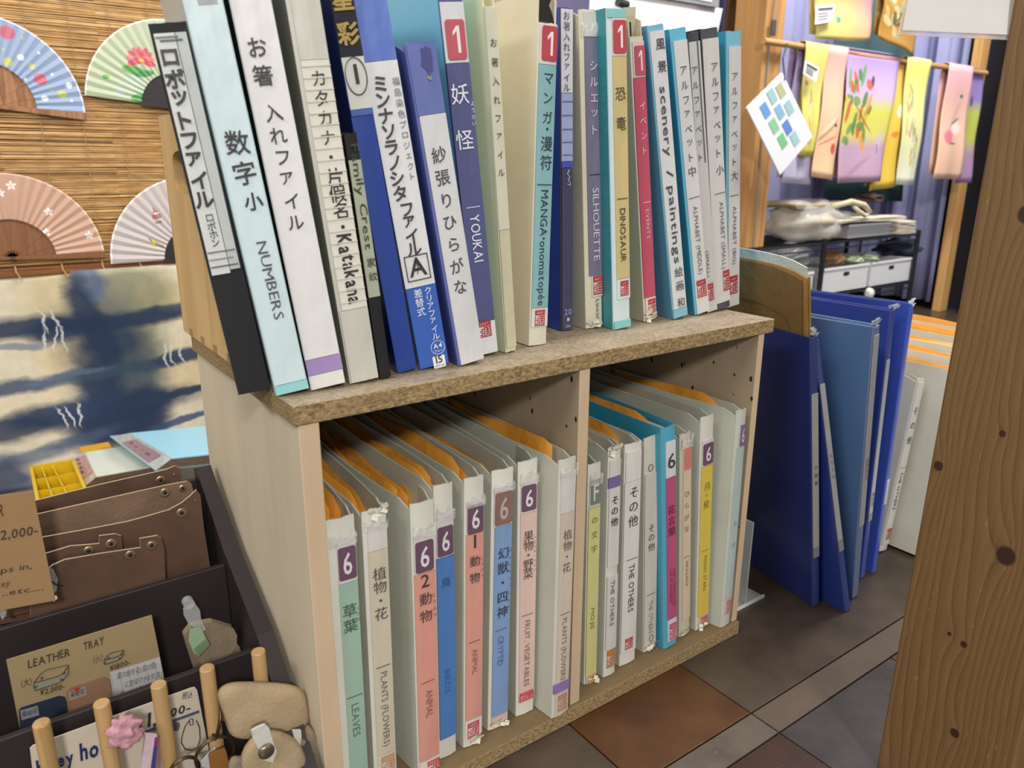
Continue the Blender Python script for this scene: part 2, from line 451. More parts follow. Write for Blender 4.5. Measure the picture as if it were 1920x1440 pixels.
    for tx in texts:
        md, s, p0, p1, xc, sz, c = tx[:7]; bold = tx[7] if len(tx) > 7 else 0; jit = tx[8] if len(tx) > 8 else 0
        zt, zb = zp(p0, xc*w), zp(p1, xc*w); m10 = MB()
        if md == 'V': write_col(m10, s, sz*w, xc*w, zt, zb, yt-.0002, bold*(1 if bold >= .02 else .5), jit)
        elif md == 'R':
            L = line_len(s, 1.0, bold); size = sz*w; sx = (zt-zb)/(L*size)
            write_line(m10, s, size, lambda u, v: (xc*w+v-.35*size, yt-.0002, zt-u), bold, 0, jit, sx)
        elif md == 'H': write_line(m10, s, sz*w, lambda u, v: (xc*w+u, yt-.0002, zb+v), bold, 0, jit, 1, True)
        elif md == '-':        # thin rule across the label
            m10.box((w*(xc-sz/2), yt-.0003, zt-.0004), (w*(xc+sz/2), yt-.0001, zt+.0004))
        elif md == 'O':        # drawn outline (box)
            x0, x1 = w*(xc-sz/2), w*(xc+sz/2); d = .0007
            for q in ((x0, x1, zt-d, zt), (x0, x1, zb, zb+d), (x0, x0+d, zb, zt), (x1-d, x1, zb, zt)):
                m10.box((q[0], yt-.0004, q[2]), (q[1], yt-.0001, q[3]))
        elif md == 'C':        # drawn ring
            cx, cz, ra = w*xc, (zt+zb)/2, abs(zt-zb)/2; m10.tube([(cx+min(ra, w*sz/2)*math.cos(k*math.pi/12), yt-.0002, cz+ra*math.sin(k*math.pi/12)) for k in range(24)], .0004, 4, closed=True)
        m10.obj('lettering' if md in 'VRH' else 'ruled_line', M(c, .45, var=0), par)
    if film:
        rnd = random.Random(int(X*10000)); zt = min(zp(film), sh-.014); m11 = MB(); n = 9
        hh = .012+rnd.random()*.008
        m11.grid(lambda u, v: (w*(.02+.98*u), yt-.0012-.0018*rnd.random()*v, zt-.004+hh*v*(.45+.55*rnd.random())), n, 3, thick=.0002, tdir=(0, 1, 0))
        m11.obj('torn_film', FILM(), T)
    if torn:
        rnd = random.Random(int(X*9000)); m12 = MB()
        for k in range(7):
            x = w*(.05+.9*rnd.random()); z = rnd.uniform(.002, .010) if torn in (1, 3) else sh-rnd.uniform(0, .004); dz = rnd.uniform(-.006, .008)
            q = Vector((x, yt-.0004, z)); m12.add([q, q+Vector((.004, -.0015, dz*.3)), q+Vector((.002, -.003, dz)), q+Vector((-.003, -.001, dz*.6))], [(0, 1, 2, 3)])
            q = Vector((x, .0012, z+.001)); m12.add([q, q+Vector((.0025, 0, .001)), q+Vector((.001, -.0022, .004)), q+Vector((-.0015, -.001, .002))], [(0, 1, 2, 3)])
        m12.obj('torn_paper', M('dcd8c8', .7, var=.05), T)
    if extra: extra(T, w, sh, zp, par, yt)
    return T
def FILM():
    if 'film' not in MC:
        t = NT('clear_film'); t.color(lin('f0f0ee')); t.rough(.12); t.b.inputs['Alpha'].default_value = .24; t.b.inputs['Coat Weight'].default_value = .6
        t.bump(t.noise(t.coord('Object'), 180, 3), 1.0, .003); MC['film'] = t.m
    return MC['film']

# ------------------------------------------------------------------ the setting: floor tiles, walls, curtain
BK = '2b2420'
def tile_mat(name, c, c2, rough=.3, sp=.3):
    t = NT(name); v = t.coord('Object'); n = t.noise(v, 14, 6, .65); n2 = t.noise(v, 420, 2)
    base = t.mix(t.ramp(n, [(.35, (0, 0, 0)), (.65, (1, 1, 1))]), lin(c), lin(c2))
    sc = t.ramp(t.noise(t.coord('Object', (1, 4, 1), rot=(0, 0, .6)), 70, 3), [(.70, (0, 0, 0)), (.76, (1, 1, 1))])
    t.color(t.mix(t.math('MULTIPLY', sc, sp*.4), base, lin('b0a090'))); t.rough(rough); t.b.inputs['Specular IOR Level'].default_value = .35
    t.bump(n2, .12, .0008); return t.m
TB = tile_mat('brown_tile', '462c18', '563820', .32); TD = tile_mat('dark_tile', '40362e', '50443a', .30)
TR = tile_mat('reddish_tile', '36241e', '422c26', .30); TG = tile_mat('grey_tile', '3e3a3a', '4e4848', .2)
TS = tile_mat('speckled_strip', '453c34', '5c5248', .6, 2.2); TL = tile_mat('worn_strip', '4c4036', '5a4c40', .4)
floor = struct(MB().box((-1.6, -1.5, -.03), (4.2, .33, -.004)).obj('floor', M('3a3029', .6)))
struct_floor2 = MB().box((.45, .33, -.03), (4.2, 1.5, -.004)).obj('floor_bed', M('3a3029', .6), floor)
def tile(x0, y0, x1, y1, m):
    g = .0009
    MB().box((x0+g, y0+g, -.0042), (x1-g, y1-g, 0)).obj('tile', m, floor, bevel=.0006)
tile(.27, -.106, .442, .30, TB); tile(.442, -.106, 1.02, .30, TD); tile(-.30, -.106, .27, .30, TD)
tile(.30, -.142, .442, -.106, TS); tile(-.3, -.142, .30, -.106, TD); tile(.442, -.142, 1.02, -.106, TL)
tile(.27, -.32, .442, -.142, TR); tile(.442, -.32, .66, -.142, TG); tile(.66, -.32, 1.02, -.142, TD); tile(-.3, -.32, .27, -.142, TR)
for i in range(6):
    for j in range(3): tile(1.02+i*.5, -.32+j*.5 if j else -.6, 1.52+i*.5, -.32+(j+1)*.5 if j else .18, TD if (i+j) % 3 else TG)
for i in range(6): tile(.27+i*.3, -.62, .57+i*.3, -.32, (TD, TB, TG)[i % 3])
tile(.46, .30, 1.02, .80, TG); tile(.46, .80, 1.02, 1.40, TD)

# back wall (behind the blind and cloth) and side wall (behind the curtains)
struct(MB().box((-2.4, 1.46, -.16), (4.2, 1.50, 2.4)).obj('wall_back', M('9a9080', .8)))
struct(MB().box((3.10, -1.4, -.004), (3.14, 1.46, 2.4)).obj('wall_right', M('25222c', .8)))

WB = 1.42
# bamboo blind -------------------------------------------------------------------
blind = thing('bamboo_blind', 'brown bamboo slat blind hanging on the wall behind the paper fans', 'blind', loc=(0, 0, 0))
zb = at(100, 505, 1, WB).z; xr = at(560, 300, 1, WB).x; xl = at(-60, 300, 1, WB).x-.15
zt = at(0, -60, 1, WB).z+.1
t = NT('bamboo'); v = t.coord('Object', (.15, 1, 1)); g = t.new('ShaderNodeNewGeometry')
rp = t.ramp(g.outputs['Random Per Island'], [(0, lin('c08c4c')), (.35, lin('dcae70')), (.7, lin('cc9a5c')), (.92, lin('e6c08a')), (1, lin('8c6030'))])
nn = t.noise(v, 160, 3); t.color(t.mix(1.0, rp, t.ramp(nn, [(.3, (.62, .58, .52)), (.6, (1, 1, 1))]), 'MULTIPLY')); t.rough(.5); BAM = t.m
mb = MB(); z = zb+.012
while z < zt:
    h_ = random.uniform(.0020, .0034); dz = [random.uniform(-.0012, .0012) for _ in range(5)]; yo = random.uniform(0, .0015)
    for k in range(4):
        xa, xb = xl+(xr-xl)*k/4, xl+(xr-xl)*(k+1)/4
        mb.hexa([(xa, WB-yo, z+dz[k]), (xb, WB-yo, z+dz[k+1]), (xb, WB+.003, z+dz[k+1]), (xa, WB+.003, z+dz[k]),
                 (xa, WB-yo, z+dz[k]+h_), (xb, WB-yo, z+dz[k+1]+h_), (xb, WB+.003, z+dz[k+1]+h_), (xa, WB+.003, z+dz[k]+h_)])
    z += h_+random.uniform(.0009, .0017)
o = mb.obj('slats', BAM, blind); o['kind'] = 'stuff'
MB().box((xl, WB+.004, zb), (xr, WB+.006, zt)).obj('backing', M('6c4820', .9), blind)
MB().box((xl, WB-.006, zb-.012), (xr, WB+.004, zb+.008)).obj('bottom_rail', wood('rail_wood', '8a5228', '6c3c1a', 'X', 40), blind, bevel=.002)
for px in (28, 116, 192, 262, 330):
    x = at(px, 500, 1, WB).x
    MB().tube([(x, WB-.004, zt), (x+.004, WB-.004, (zb+zt)/2), (x, WB-.004, zb+.01)], .0009, 5).obj('cord', M('a58a60', .8), blind)
    MB().tube([(x, WB-.005, zb+.012), (x, WB-.009, zb), (x+.008, WB-.007, zb-.018)], .0016, 5).obj('cord', M('c8a070', .8), blind)

# folding fans -------------------------------------------------------------------
def fan(label, cx, cy, Rp, rp, a0, a1, base, edge, ribc, marks, ribm=None, n=26, grp='paper folding fans pinned to the blind'):
    P = at(cx, cy, 1, WB-.012); sc = (at(cx+10, cy, 1, WB-.012).x-P.x)/10
    R, r = Rp*sc, rp*sc
    T = thing('folding_fan', label, 'fan', loc=P, group=grp)
    mt = printed('fan_leaf', base, marks, kind='Object')
    vs = []; uv = []; N = n*2
    mb = MB()
    for i in range(N+1):
        an = math.radians(a0+(a1-a0)*i/N); y = -.0028 if i % 2 else 0
        for q in (r, (r+R)/2, R*.985, R):
            vs.append((q*math.cos(an), y-.001, q*math.sin(an))); uv.append((0, 0))
    fs = []; mi = []
    for i in range(N):
        for k in range(3): mb.f.append((i*4+k, i*4+k+1, i*4+4+k+1, i*4+4+k)); mb.uv.append(None); mb.mi.append(1 if k == 2 else 0)
    mb.v = vs
    o = mb.obj('leaf', [mt, M(edge, .5, var=0)], T); s = o.modifiers.new('s', 'SOLIDIFY'); s.thickness = .0006
    for i in range(n+1):
        an = math.radians(a0+(a1-a0)*i/n); c, s_ = math.cos(an), math.sin(an); g = i in (0, n)
        w0, w1 = .0028, (.0072 if g else .0052); L = R if g and not ribm else r*1.04; w1 = w1 if not ribm else .0048; y = .0012+.0003*(i % 3)-(.005 if g else 0)
        q = [(-.006*c-w0*-s_, y, -.006*s_-w0*c), (-.006*c+w0*-s_, y, -.006*s_+w0*c), (L*c+w1*-s_, y, L*s_+w1*c), (L*c-w1*-s_, y, L*s_-w1*c)]
        MB().prism(q, (0, .0009, 0)).obj('guard_stick' if g else 'rib', ribm or wood('fan_rib'+ribc, ribc, BK if ribc < '4' else '8a5a34', 'Z', 60), T)
    MB().tube([(0, -.007, 0), (0, .003, 0)], .004, 12).obj('rivet', M('6a5a48', .35, .6), T)
    return T, sc
def fm(cx, cy, sc, lst):  # print marks given in photo offsets from the pivot
    return [((m[0]-cx)*sc, (cy-m[1])*sc, m[2]*sc, m[3]*sc, m[4], m[5], m[6] if len(m) > 6 else .15, m[7] if len(m) > 7 else .95) for m in lst]
sc0 = (at(10, 200, 1, WB-.012).x-at(0, 200, 1, WB-.012).x)/10
cyx = (-22, 198)
fan('pale blue paper fan with red, yellow and white dots', *cyx, 190, 93, -5, 172, '95a8c6', 'e8eef4', 'a87650', fm(*cyx, sc0, [
    (36, 46, 16, 15, 0, 'c8687c'), (85, 138, 14, 13, 0, 'c8687c'), (3, 20, 8, 6, 0, 'c0cc70'), (28, 106, 10, 10, 0, 'c4cc74'), (73, 112, 6, 7, 0, 'c0cc80'),
    (124, 168, 10, 9, 0, 'bcc860'), (54, 95, 7, 7, 0, 'eef2f8'), (140, 148, 7, 7, 0, 'eef2f8'), (88, 178, 8, 6, 0, 'eef2f8'), (90, 83, 3.2, 3.2, 0, 'eef2f8'),
    (56, 139, 3, 3, 0, 'eef2f8'), (110, 126, 3, 3, 0, 'eef2f8'), (16, 42, 3, 3, 0, 'eef2f8'), (141, 181, 3, 3, 0, 'eef2f8'), (63, 55, 3, 4, 0, 'b8c870'), (24, 81, 3, 3, 0, 'b8c870'),
    (104, 161, 3, 3, 0, 'b8c870'), (-40, 60, 14, 14, 0, 'c8687c'), (1, 96, 3, 5, 0, 'eef2f8')]))
c2 = (332, 203)
pet = [(262, 98, 22, 9, a, c) for a, c in ((90, 'd0606c'), (60, 'cc5a68'), (120, 'd8707a'), (30, 'd46a70'), (150, 'd0606c'), (5, 'c85868'), (175, 'dc7a80'))]
pet = [(262+14*math.cos(math.radians(a)), 98-12*math.sin(math.radians(a)), 20, 8, a, c, .12) for a, c in ((90, 'dc7a80'), (62, 'cf5c6a'), (118, 'cf5c6a'), (35, 'd46a70'), (145, 'd46a70'), (8, 'e08a88'), (172, 'e08a88'), (-20, 'c85868'), (200, 'c85868'))]
fan('pale green paper fan with a red lotus and dark ribs', *c2, 160, 64, 3, 174, 'b8c4a6', 'f0f2e4', '2e2a2c', fm(*c2, sc0, [
    (240, 150, 40, 30, 0, 'c2d2cc', .9, .6), (245, 122, 30, 11, -10, '5fa050'), (266, 128, 24, 8, 10, '4f9460'), (252, 184, 24, 11, 0, '58a45c'), (262, 180, 14, 8, 40, '3f8a58'), (181, 140, 8, 6, 0, '6aa84c'), (205, 170, 16, 8, 0, 'bccfd6', .9)]
    +pet+[(262, 98, 9, 5, 0, 'e8b84c', .4)]), ribm=M('2c282c', .5))
c3 = (24, 484)
def blossom(x, y, r=10): return [(x+r*.55*math.cos(math.radians(a)), y-r*.55*math.sin(math.radians(a)), r*.46, r*.26, a, 'f6ece8', .2) for a in (90, 162, 234, 306, 18)]
fan('pink paper fan with small white cherry blossoms', *c3, 183, 85, -1, 176, 'c49e88', 'ecd0bc', '8a5a3c', fm(*c3, sc0,
    blossom(22, 338)+blossom(45, 322, 11)+blossom(110, 382)+blossom(99, 428)+blossom(187, 440)+[(45, 335, 8, 8, 0, 'e0a0a0', .9, .5), (80, 400, 9, 8, 0, 'd89890', .9, .4), (165, 450, 12, 8, 0, 'dca090', .9, .4)]))
c4 = (372, 484)
fan('white paper fan with a striped lantern and a bee print', *c4, 155, 62, 4, 180, 'c4bab8', 'f6f2f0', '2e2a2c', fm(*c4, sc0,
    [(283, 375, 11, 17, 10, 'c05a5c', .1), (283, 366, 12, 2.6, 10, 'dcd2d0', .3), (284, 373, 12, 2.6, 10, '5e9484', .3), (285, 382, 12, 2.6, 10, 'dcd2d0', .3), (286, 389, 11, 2.6, 10, '5e9484', .3), (278, 356, 1.6, 6, 10, '5a3a34', .3),
     (268, 438, 8, 8, 0, 'd4c84c', .1), (280, 445, 10, 8, -20, 'dcd2a0', .1), (274, 441, 2, 9, 30, '5c4a6a', .2), (281, 444, 2, 9, 30, '5c4a6a', .2), (288, 448, 2, 8, 30, '5c4a6a', .2), (262, 432, 8, 2, -50, '4a4238', .2)]), ribm=M('2c282c', .5))

# tie-dyed cloth below the blind ---------------------------------------------------
P0, P1 = at(-60, 925, 1, WB-.004), at(560, 520, 1, WB-.004); zc0, zc1 = -.138, at(100, 520, 1, WB).z+.012
def dm(px, py, rx, ry, ang, c, soft=.9, amt=1.0):
    p = at(px, py, 1, WB-.004); return ((p.x-P0.x)/(P1.x-P0.x), (p.z-zc0)/(zc1-zc0), rx*1.25/620, ry*1.25/400, ang, c, soft*.6, amt)
NAVY, TEAL, OLV = '1c2f4e', '33475a', '54603f'
dye = [dm(110, 560, 60, 70, 0, 'cdb888', .9, .6), dm(300, 560, 60, 50, 0, 'd2ba84', .9, .55), dm(340, 690, 50, 60, 0, 'd0b888', .9, .6), dm(60, 740, 80, 40, 0, 'd4c4a0', .9, .5), dm(140, 660, 60, 40, 0, 'ccb078', .9, .55),
       dm(235, 560, 90, 75, 0, '77785a', .8, .75), dm(230, 650, 75, 65, 0, '6d7454', .8, .8), dm(235, 720, 70, 70, 0, '5e6a56', .8, .8), dm(140, 600, 60, 35, 0, '8a8660', .9, .6),
       dm(222, 700, 80, 170, 4, '34465a', .9, .8), dm(205, 790, 75, 60, 4, '223550', .9, .85), dm(165, 525, 26, 40, 5, '4a5f84', .7, .8), dm(178, 620, 26, 130, 8, NAVY, .8, .9), dm(192, 740, 32, 90, 8, NAVY, .8, .9), dm(280, 780, 40, 60, 0, NAVY, .8, .8),
       dm(230, 600, 140, 17, 2, NAVY, .8, .95), dm(50, 612, 120, 20, 2, NAVY, .9, .95), dm(110, 620, 50, 22, 0, NAVY, .8, .9), dm(210, 640, 50, 30, 0, NAVY, .9, .7), dm(330, 578, 90, 12, 6, '24364c', .8, .9),
       dm(240, 690, 130, 14, 4, TEAL, .8, .9), dm(340, 668, 55, 13, 8, '2c3f55', .6, .95), dm(30, 722, 100, 14, 3, '34496c', .9, .9), dm(120, 705, 70, 7, 6, '5a6b80', .9, .7),
       dm(240, 765, 130, 28, 6, NAVY, .8, .95), dm(110, 772, 90, 26, 4, '22375a', .8, .95), dm(20, 800, 90, 26, 4, NAVY, .9, .9), dm(330, 742, 80, 8, 14, '203450', .6, .95), dm(230, 800, 90, 30, 0, NAVY, .8, .9),
       dm(340, 792, 60, 7, 14, '2c4a72', .6, .9), dm(60, 852, 80, 14, 6, '5a6c84', .9, .8), dm(10, 905, 50, 60, 0, '2c4266', .9, .9), dm(90, 900, 60, 12, -8, '6c7c90', .9, .6), dm(150, 820, 70, 12, 10, '3c5070', .9, .8), dm(20, 650, 60, 8, -3, '54688a', .8, .7)]
dye += [dm(x, y, 2.2, 22, a, 'cfd4d4', .6, .8) for x, y, a in ((80, 600, 12), (86, 640, -4), (102, 598, 20), (108, 635, -8), (118, 778, 8), (135, 776, 14), (152, 772, 6), (124, 638, 4), (312, 668, 3), (325, 664, 3), (345, 660, 3))]
TIE = printed('tie_dye', 'd9cfb6', dye, .85, warp=.09, wscale=6, fabric=.35, bump=.15)
mb = MB()
mb.grid(lambda u, v: (P0.x+(P1.x-P0.x)*u, WB-.004-.006*math.sin(u*9+v*3)-.004*math.sin(v*7+u*4), zc0+(zc1-zc0)*v-.006*(1-v)*math.sin(u*6)), 40, 30, thick=.001, tdir=(0, 1, 0))
tag(mb.obj('tie_dyed_cloth', TIE, smooth=True), 'indigo and cream tie-dyed cloth hanging on the wall below the blind', 'cloth')
# low table behind the cabinet
struct(MB().box((-1.4, .34, -.17), (.44, 1.455, -.14)).obj('low_table_1', M('6c665c', .6)))

# ------------------------------------------------------------------ the cabinet
CWD, CD_, CH = .563, .286, .405
def chip(name, c1, c2, c3, sc=260, st=(1, 1, 1)):
    t = NT(name); v = t.coord('Object', st); n = t.noise(v, sc, 3, .7); vo = t.new('ShaderNodeTexVoronoi'); vo.inputs['Scale'].default_value = sc*.8
    t.link(v, vo.inputs['Vector'])
    a = t.ramp(n, [(.32, lin(c3)), (.45, lin(c1)), (.62, lin(c2))])
    t.color(t.mix(t.math('MULTIPLY', vo.outputs['Distance'], .5), a, lin(c3))); t.rough(.8); t.bump(n, .7, .0015); return t.m
CHIP = chip('chipboard_edge', '9a8058', 'b8a074', '5a4628', 480, (.55, 1, 1))
def boardtop():
    t = NT('board_face'); v = t.coord('Object', (.5, 1, 1)); n = t.noise(v, 26, 6, .65); n2 = t.noise(v, 500, 2)
    c = t.ramp(n, [(.3, lin('6e604e')), (.5, lin('93836c')), (.68, lin('b0a48e'))])
    t.color(t.mix(.5, c, t.ramp(n2, [(.4, lin('6e5e48')), (.6, lin('a89a84'))]))); t.rough(.6); t.bump(n2, .15, .0006); return t.m
BTOP = boardtop()
def ply(name, c1, c2, holes=0, rough=.65):
    t = NT(name); v = t.coord('Object', (1, 1, .12)); n = t.noise(v, 60, 4, .6); n2 = t.noise(t.coord('Object', (1, 1, .5)), 9, 3)
    c = t.mix(n, lin(c1), lin(c2)); c = t.mix(1.0, c, t.ramp(n2, [(.3, (.86, .86, .86)), (.7, (1, 1, 1))]), 'MULTIPLY')
    if holes:
        vo = t.new('ShaderNodeTexVoronoi'); vo.inputs['Scale'].default_value = 75; t.link(t.coord('Object', (1, 1, .6), rot=(.5, 0, 0)), vo.inputs['Vector'])
        k = t.ramp(vo.outputs['Distance'], [(.13, (1, 1, 1)), (.17, (0, 0, 0))])
        gate = t.ramp(t.noise(t.coord('Object'), 30, 2), [(.5, (0, 0, 0)), (.53, (1, 1, 1))])
        c = t.mix(t.math('MULTIPLY', k, gate), c, lin('2c1c12'))
    t.color(c); t.rough(rough); t.bump(n, .12, .0006); return t.m
PLY = ply('pale_plywood', 'ddd0ba', 'ccbda2'); PLYD = ply('holed_plywood', 'b8a68c', 'a4927a', 1)
EDGE = ply('raw_wood_edge', 'd8bfa2', 'c8ac8c')
cab = thing('storage_cabinet', 'low two-bay wooden cabinet with chipboard top full of files', 'cabinet', loc=(0, 0, 0))
tk = .015
def board(name, a, b, mats, fcol=None, par=cab):
    m_ = MB(); m_.box(a, b); o = m_.obj(name, mats, par, bevel=.0008)
    if fcol:
        for p in o.data.polygons:
            if fcol == 'front' and abs(p.normal.y) > .9: p.material_index = 1
            if fcol == 'edges' and abs(p.normal.z) < .5: p.material_index = 1
    return o
board('top_board', (0, -.001, CH-tk-.0006), (CWD, CD_, CH), [BTOP, CHIP], 'edges')
board('bottom_board', (.002, -.004, .0006), (CWD-.014, CD_, .018), [ply('bottom_face', '8c7656', '7a6444'), CHIP], 'edges')
board('side_panel', (.0035, .0003, .0182), (.0196, CD_-.002, CH-tk-.001), [PLY, EDGE], 'front')
board('side_panel', (.539, .0003, .0182), (.549, CD_-.002, CH-tk-.001), [PLYD, EDGE], 'front')
board('divider', (.2743, .0003, .0182), (.2873, CD_-.0021, CH-tk-.001), [PLYD, EDGE], 'front')
board('back_panel', (.0198, CD_-.006, .0184), (.2741, CD_-.002, CH-tk-.0012), [PLYD])
board('back_panel', (.2875, CD_-.006, .0184), (.5388, CD_-.002, CH-tk-.0012), [PLYD])

# wooden open box that props up the top row ------------------------------------------
A0 = at(345, 622, 2, CH); A1 = Vector((.004, .135, CH)); zT = at(292, 220, 1, A0.y).z
PINE = wood('pale_pine', 'd8b47c', 'cda46a', 'Z', 50, 1.2, .5, .12)
yx = math.atan2(A1.x-A0.x, A0.y-A1.y)
cr = thing('wooden_box', 'pale wooden box with a hand hole, standing at the left end of the top', 'box', loc=(A0.x, A0.y, CH+.001), rotz=0)
Ls = A0.y-.13; Hs = zT-CH
def side_pts(z0, z1, ya, yb): return [(0, -ya, z0), (0, -yb, z0), (0, -yb, z1), (0, -ya, z1)]
# side wall as a frame round the hand hole (hole 60..110 mm below the top, from 30 mm in)
hx0, hx1, hz0, hz1 = .036, .125, Hs-.070, Hs-.032
m_ = MB()
outer = [(0, 0, 0), (0, -Ls, 0), (0, -Ls, Hs), (0, -.004, Hs), (0, 0, Hs-.004)]
hole = [(0, -(hx0+.012+.012*math.cos(math.radians(a))) if k < 2 else 0, 0) for k, a in enumerate(())]
hp = [(p[0], p[2]) for p in rrect(hx0, hx1, hz0, hz1, .02, n=5)]
nh = len(hp)
def ring_pt(y, z):
    dy_, dz_ = y-(hx0+hx1)/2, z-(hz0+hz1)/2; k = min(((Ls-(hx0+hx1)/2) if dy_ > 0 else (hx0+hx1)/2)/max(abs(dy_), 1e-6), ((Hs-(hz0+hz1)/2) if dz_ > 0 else (hz0+hz1)/2)/max(abs(dz_), 1e-6))
    return ((hx0+hx1)/2+dy_*k, (hz0+hz1)/2+dz_*k)
angs = [2*math.pi*k/48 for k in range(48)]
def hole_pt(a):
    best = None
    cx_, cz_ = (hx0+hx1)/2, (hz0+hz1)/2; ra, rb = (hx1-hx0)/2, (hz1-hz0)/2
    c, s = math.cos(a), math.sin(a); k = (abs(c)**4+abs(s)**4)**-.25
    return cx_+ra*c*k, cz_+rb*s*k
def outp(a):
    c, s = math.cos(a), math.sin(a); cx_, cz_ = (hx0+hx1)/2, (hz0+hz1)/2
    k = min((Ls-cx_)/c if c > 1e-6 else (cx_/-c if c < -1e-6 else 9), (Hs-cz_)/s if s > 1e-6 else (cz_/-s if s < -1e-6 else 9)); return cx_+c*k, cz_+s*k
cn = [math.atan2(z-(hz0+hz1)/2, y-(hx0+hx1)/2) % (2*math.pi) for y, z in ((0, 0), (Ls, 0), (Ls, Hs), (0, Hs))]
angs = sorted(set(angs+cn)); n_ = len(angs)
for tx_ in (0, .011):
    pass
vs = []
for x in (0, .011):
    for a in angs: y, z = outp(a); vs.append((x, -y, z))
    for a in angs: y, z = hole_pt(a); vs.append((x, -y, z))
fs = []
for i in range(n_):
    j = (i+1) % n_
    fs += [(i, j, n_+j, n_+i), (2*n_+i, 3*n_+i, 3*n_+j, 2*n_+j), (i, 2*n_+i, 2*n_+j, j), (n_+i, n_+j, 3*n_+j, 3*n_+i)]
MB().add(vs, fs).obj('side_wall', PINE, cr)
MB().box((.0112, -.012, .009), (.028, -.001, Hs)).obj('back_wall', PINE, cr)
MB().box((.0112, -Ls, 0), (.028, -.001, .008)).obj('base', PINE, cr)
for k in range(4): MB().box((-.0005, -Ls*(.15+k*.24)-.012, 0), (.0108, -Ls*(.15+k*.24), .008)).obj('finger_joint', M('a08458', .7), cr)

# ------------------------------------------------------------------ top row of files
W_, INK, RED = 'dcdcda', '2e2c2c', 'b8343c'
G1 = 'files standing in the top row'
binder('file_binder', (-.0240, .0470, -13.5, 7.2, .0235, .257), 'black ribbed file with white label lettered in thick black katakana, far left of top row', '17171a', '141416', group=G1,
       strips=[(62, 512, .08, .62, 'cfd2d0'), (62, 506, .64, .93, 'b8bdbb')],
       texts=[('V', 'ロボットファイル', 88, 392, .36, .56, INK, .03, .03), ('V', 'ロボホン', 400, 462, .40, .28, INK, .004, .04),
              ('-', '', 470, 478, .5, .8, '6a6a6a'), ('-', '', 484, 490, .45, .7, '8a8a8a'), ('-', '', 497, 505, .5, .8, '55555a'), ('-', '', 70, 80, .4, .6, '777777'), ('-', '', 76, 80, .5, .6, '55555a')])
binder('file_binder', (-.0011, .0301, -11, 7.7, .0245, .310), 'pale ice-blue file handwritten with the kanji for small numbers and NUMBERS', 'c6dbe0', 'b4ccd0', group=G1,
       strips=[(-60, 716, .04, .96, 'ccdfe4'), (717, 742, .0, 1.0, '93cdd2'), (-40, 10, .35, .85, '9ea2a2')],
       texts=[('V', '数字', 238, 352, .55, .68, INK, .018, .07), ('V', '小', 352, 402, .62, .52, INK, .02, .05), ('R', 'NUMBERS', 452, 600, .58, .42, '4a4a4c', -.004, .04)])
binder('file_binder', (.0258, .0290, -10.4, 7.2, .0270, .310), 'white file with dark green cover and a purple tape band near its foot', 'dedddd', '12493f', group=G1,
       strips=[(-60, 668, .02, .98, 'e0dfdf'), (669, 697, .0, 1.0, 'a088bc'), (698, 724, .02, .98, 'dedddc')],
       texts=[('V', 'お箸', 62, 168, .42, .52, INK, .016, .07), ('V', '入れファイル', 190, 436, .50, .46, INK, .012, .06)])
binder('file_binder', (.0577, .0281, -8.6, 6.0, .0236, .310), 'grey-white file labelled in handwritten katakana on squared paper', 'c9c8be', 'bdbcb2', group=G1, kind='ring', flare=.001,
       strips=[(-60, 112, .12, .98, 'c6c6bc'), (113, 578, .12, .98, 'dbd8cc'), (579, 712, .04, .98, 'c4c3b9')],
       texts=[('V', 'カタカナ・', 128, 312, .56, .50, INK, .012, .05), ('V', '片假名・', 315, 440, .58, .56, INK, .016, .05), ('R', 'Katakana', 438, 570, .60, .66, INK, .022, .05)]
       +[('-', '', y, y, .55, .86, 'cfccc0') for y in range(124, 575, 22)])
binder('notebook', (.0836, .0268, -5, 5.8, .0095, .191), 'thin black book with a speckled label half hidden beside the katakana file', '141416', '0f0f11', group=G1, cat='book', D=.2,
       strips=[(300, 556, .0, 1.0, 'a8ac98')], texts=[('R', 'Family Crest', 270, 470, .60, .85, '3a3a34', .004, .06), ('V', '家紋', 478, 530, .6, .8, '3a3a34', .004, .05)])
binder('file_binder', (.1035, .0345, -8, 8.0, .0170, .310), 'cobalt blue file with gold kanji on black and a circled number 1', '123a92', '0c2c7c', group=G1, D=.225,
       strips=[(-60, 106, .0, 1.0, '1c1d26'), (107, 204, .0, 1.0, 'cfcfc8'), (205, 216, .0, 1.0, '3f5da6')],
       texts=[('V', '星彩', -34, 96, .48, .95, 'a88f48', .03, .03), ('V', '1', 108, 170, .52, 1.1, INK, .02), ('C', '', 108, 178, .5, .94, INK)],
       )
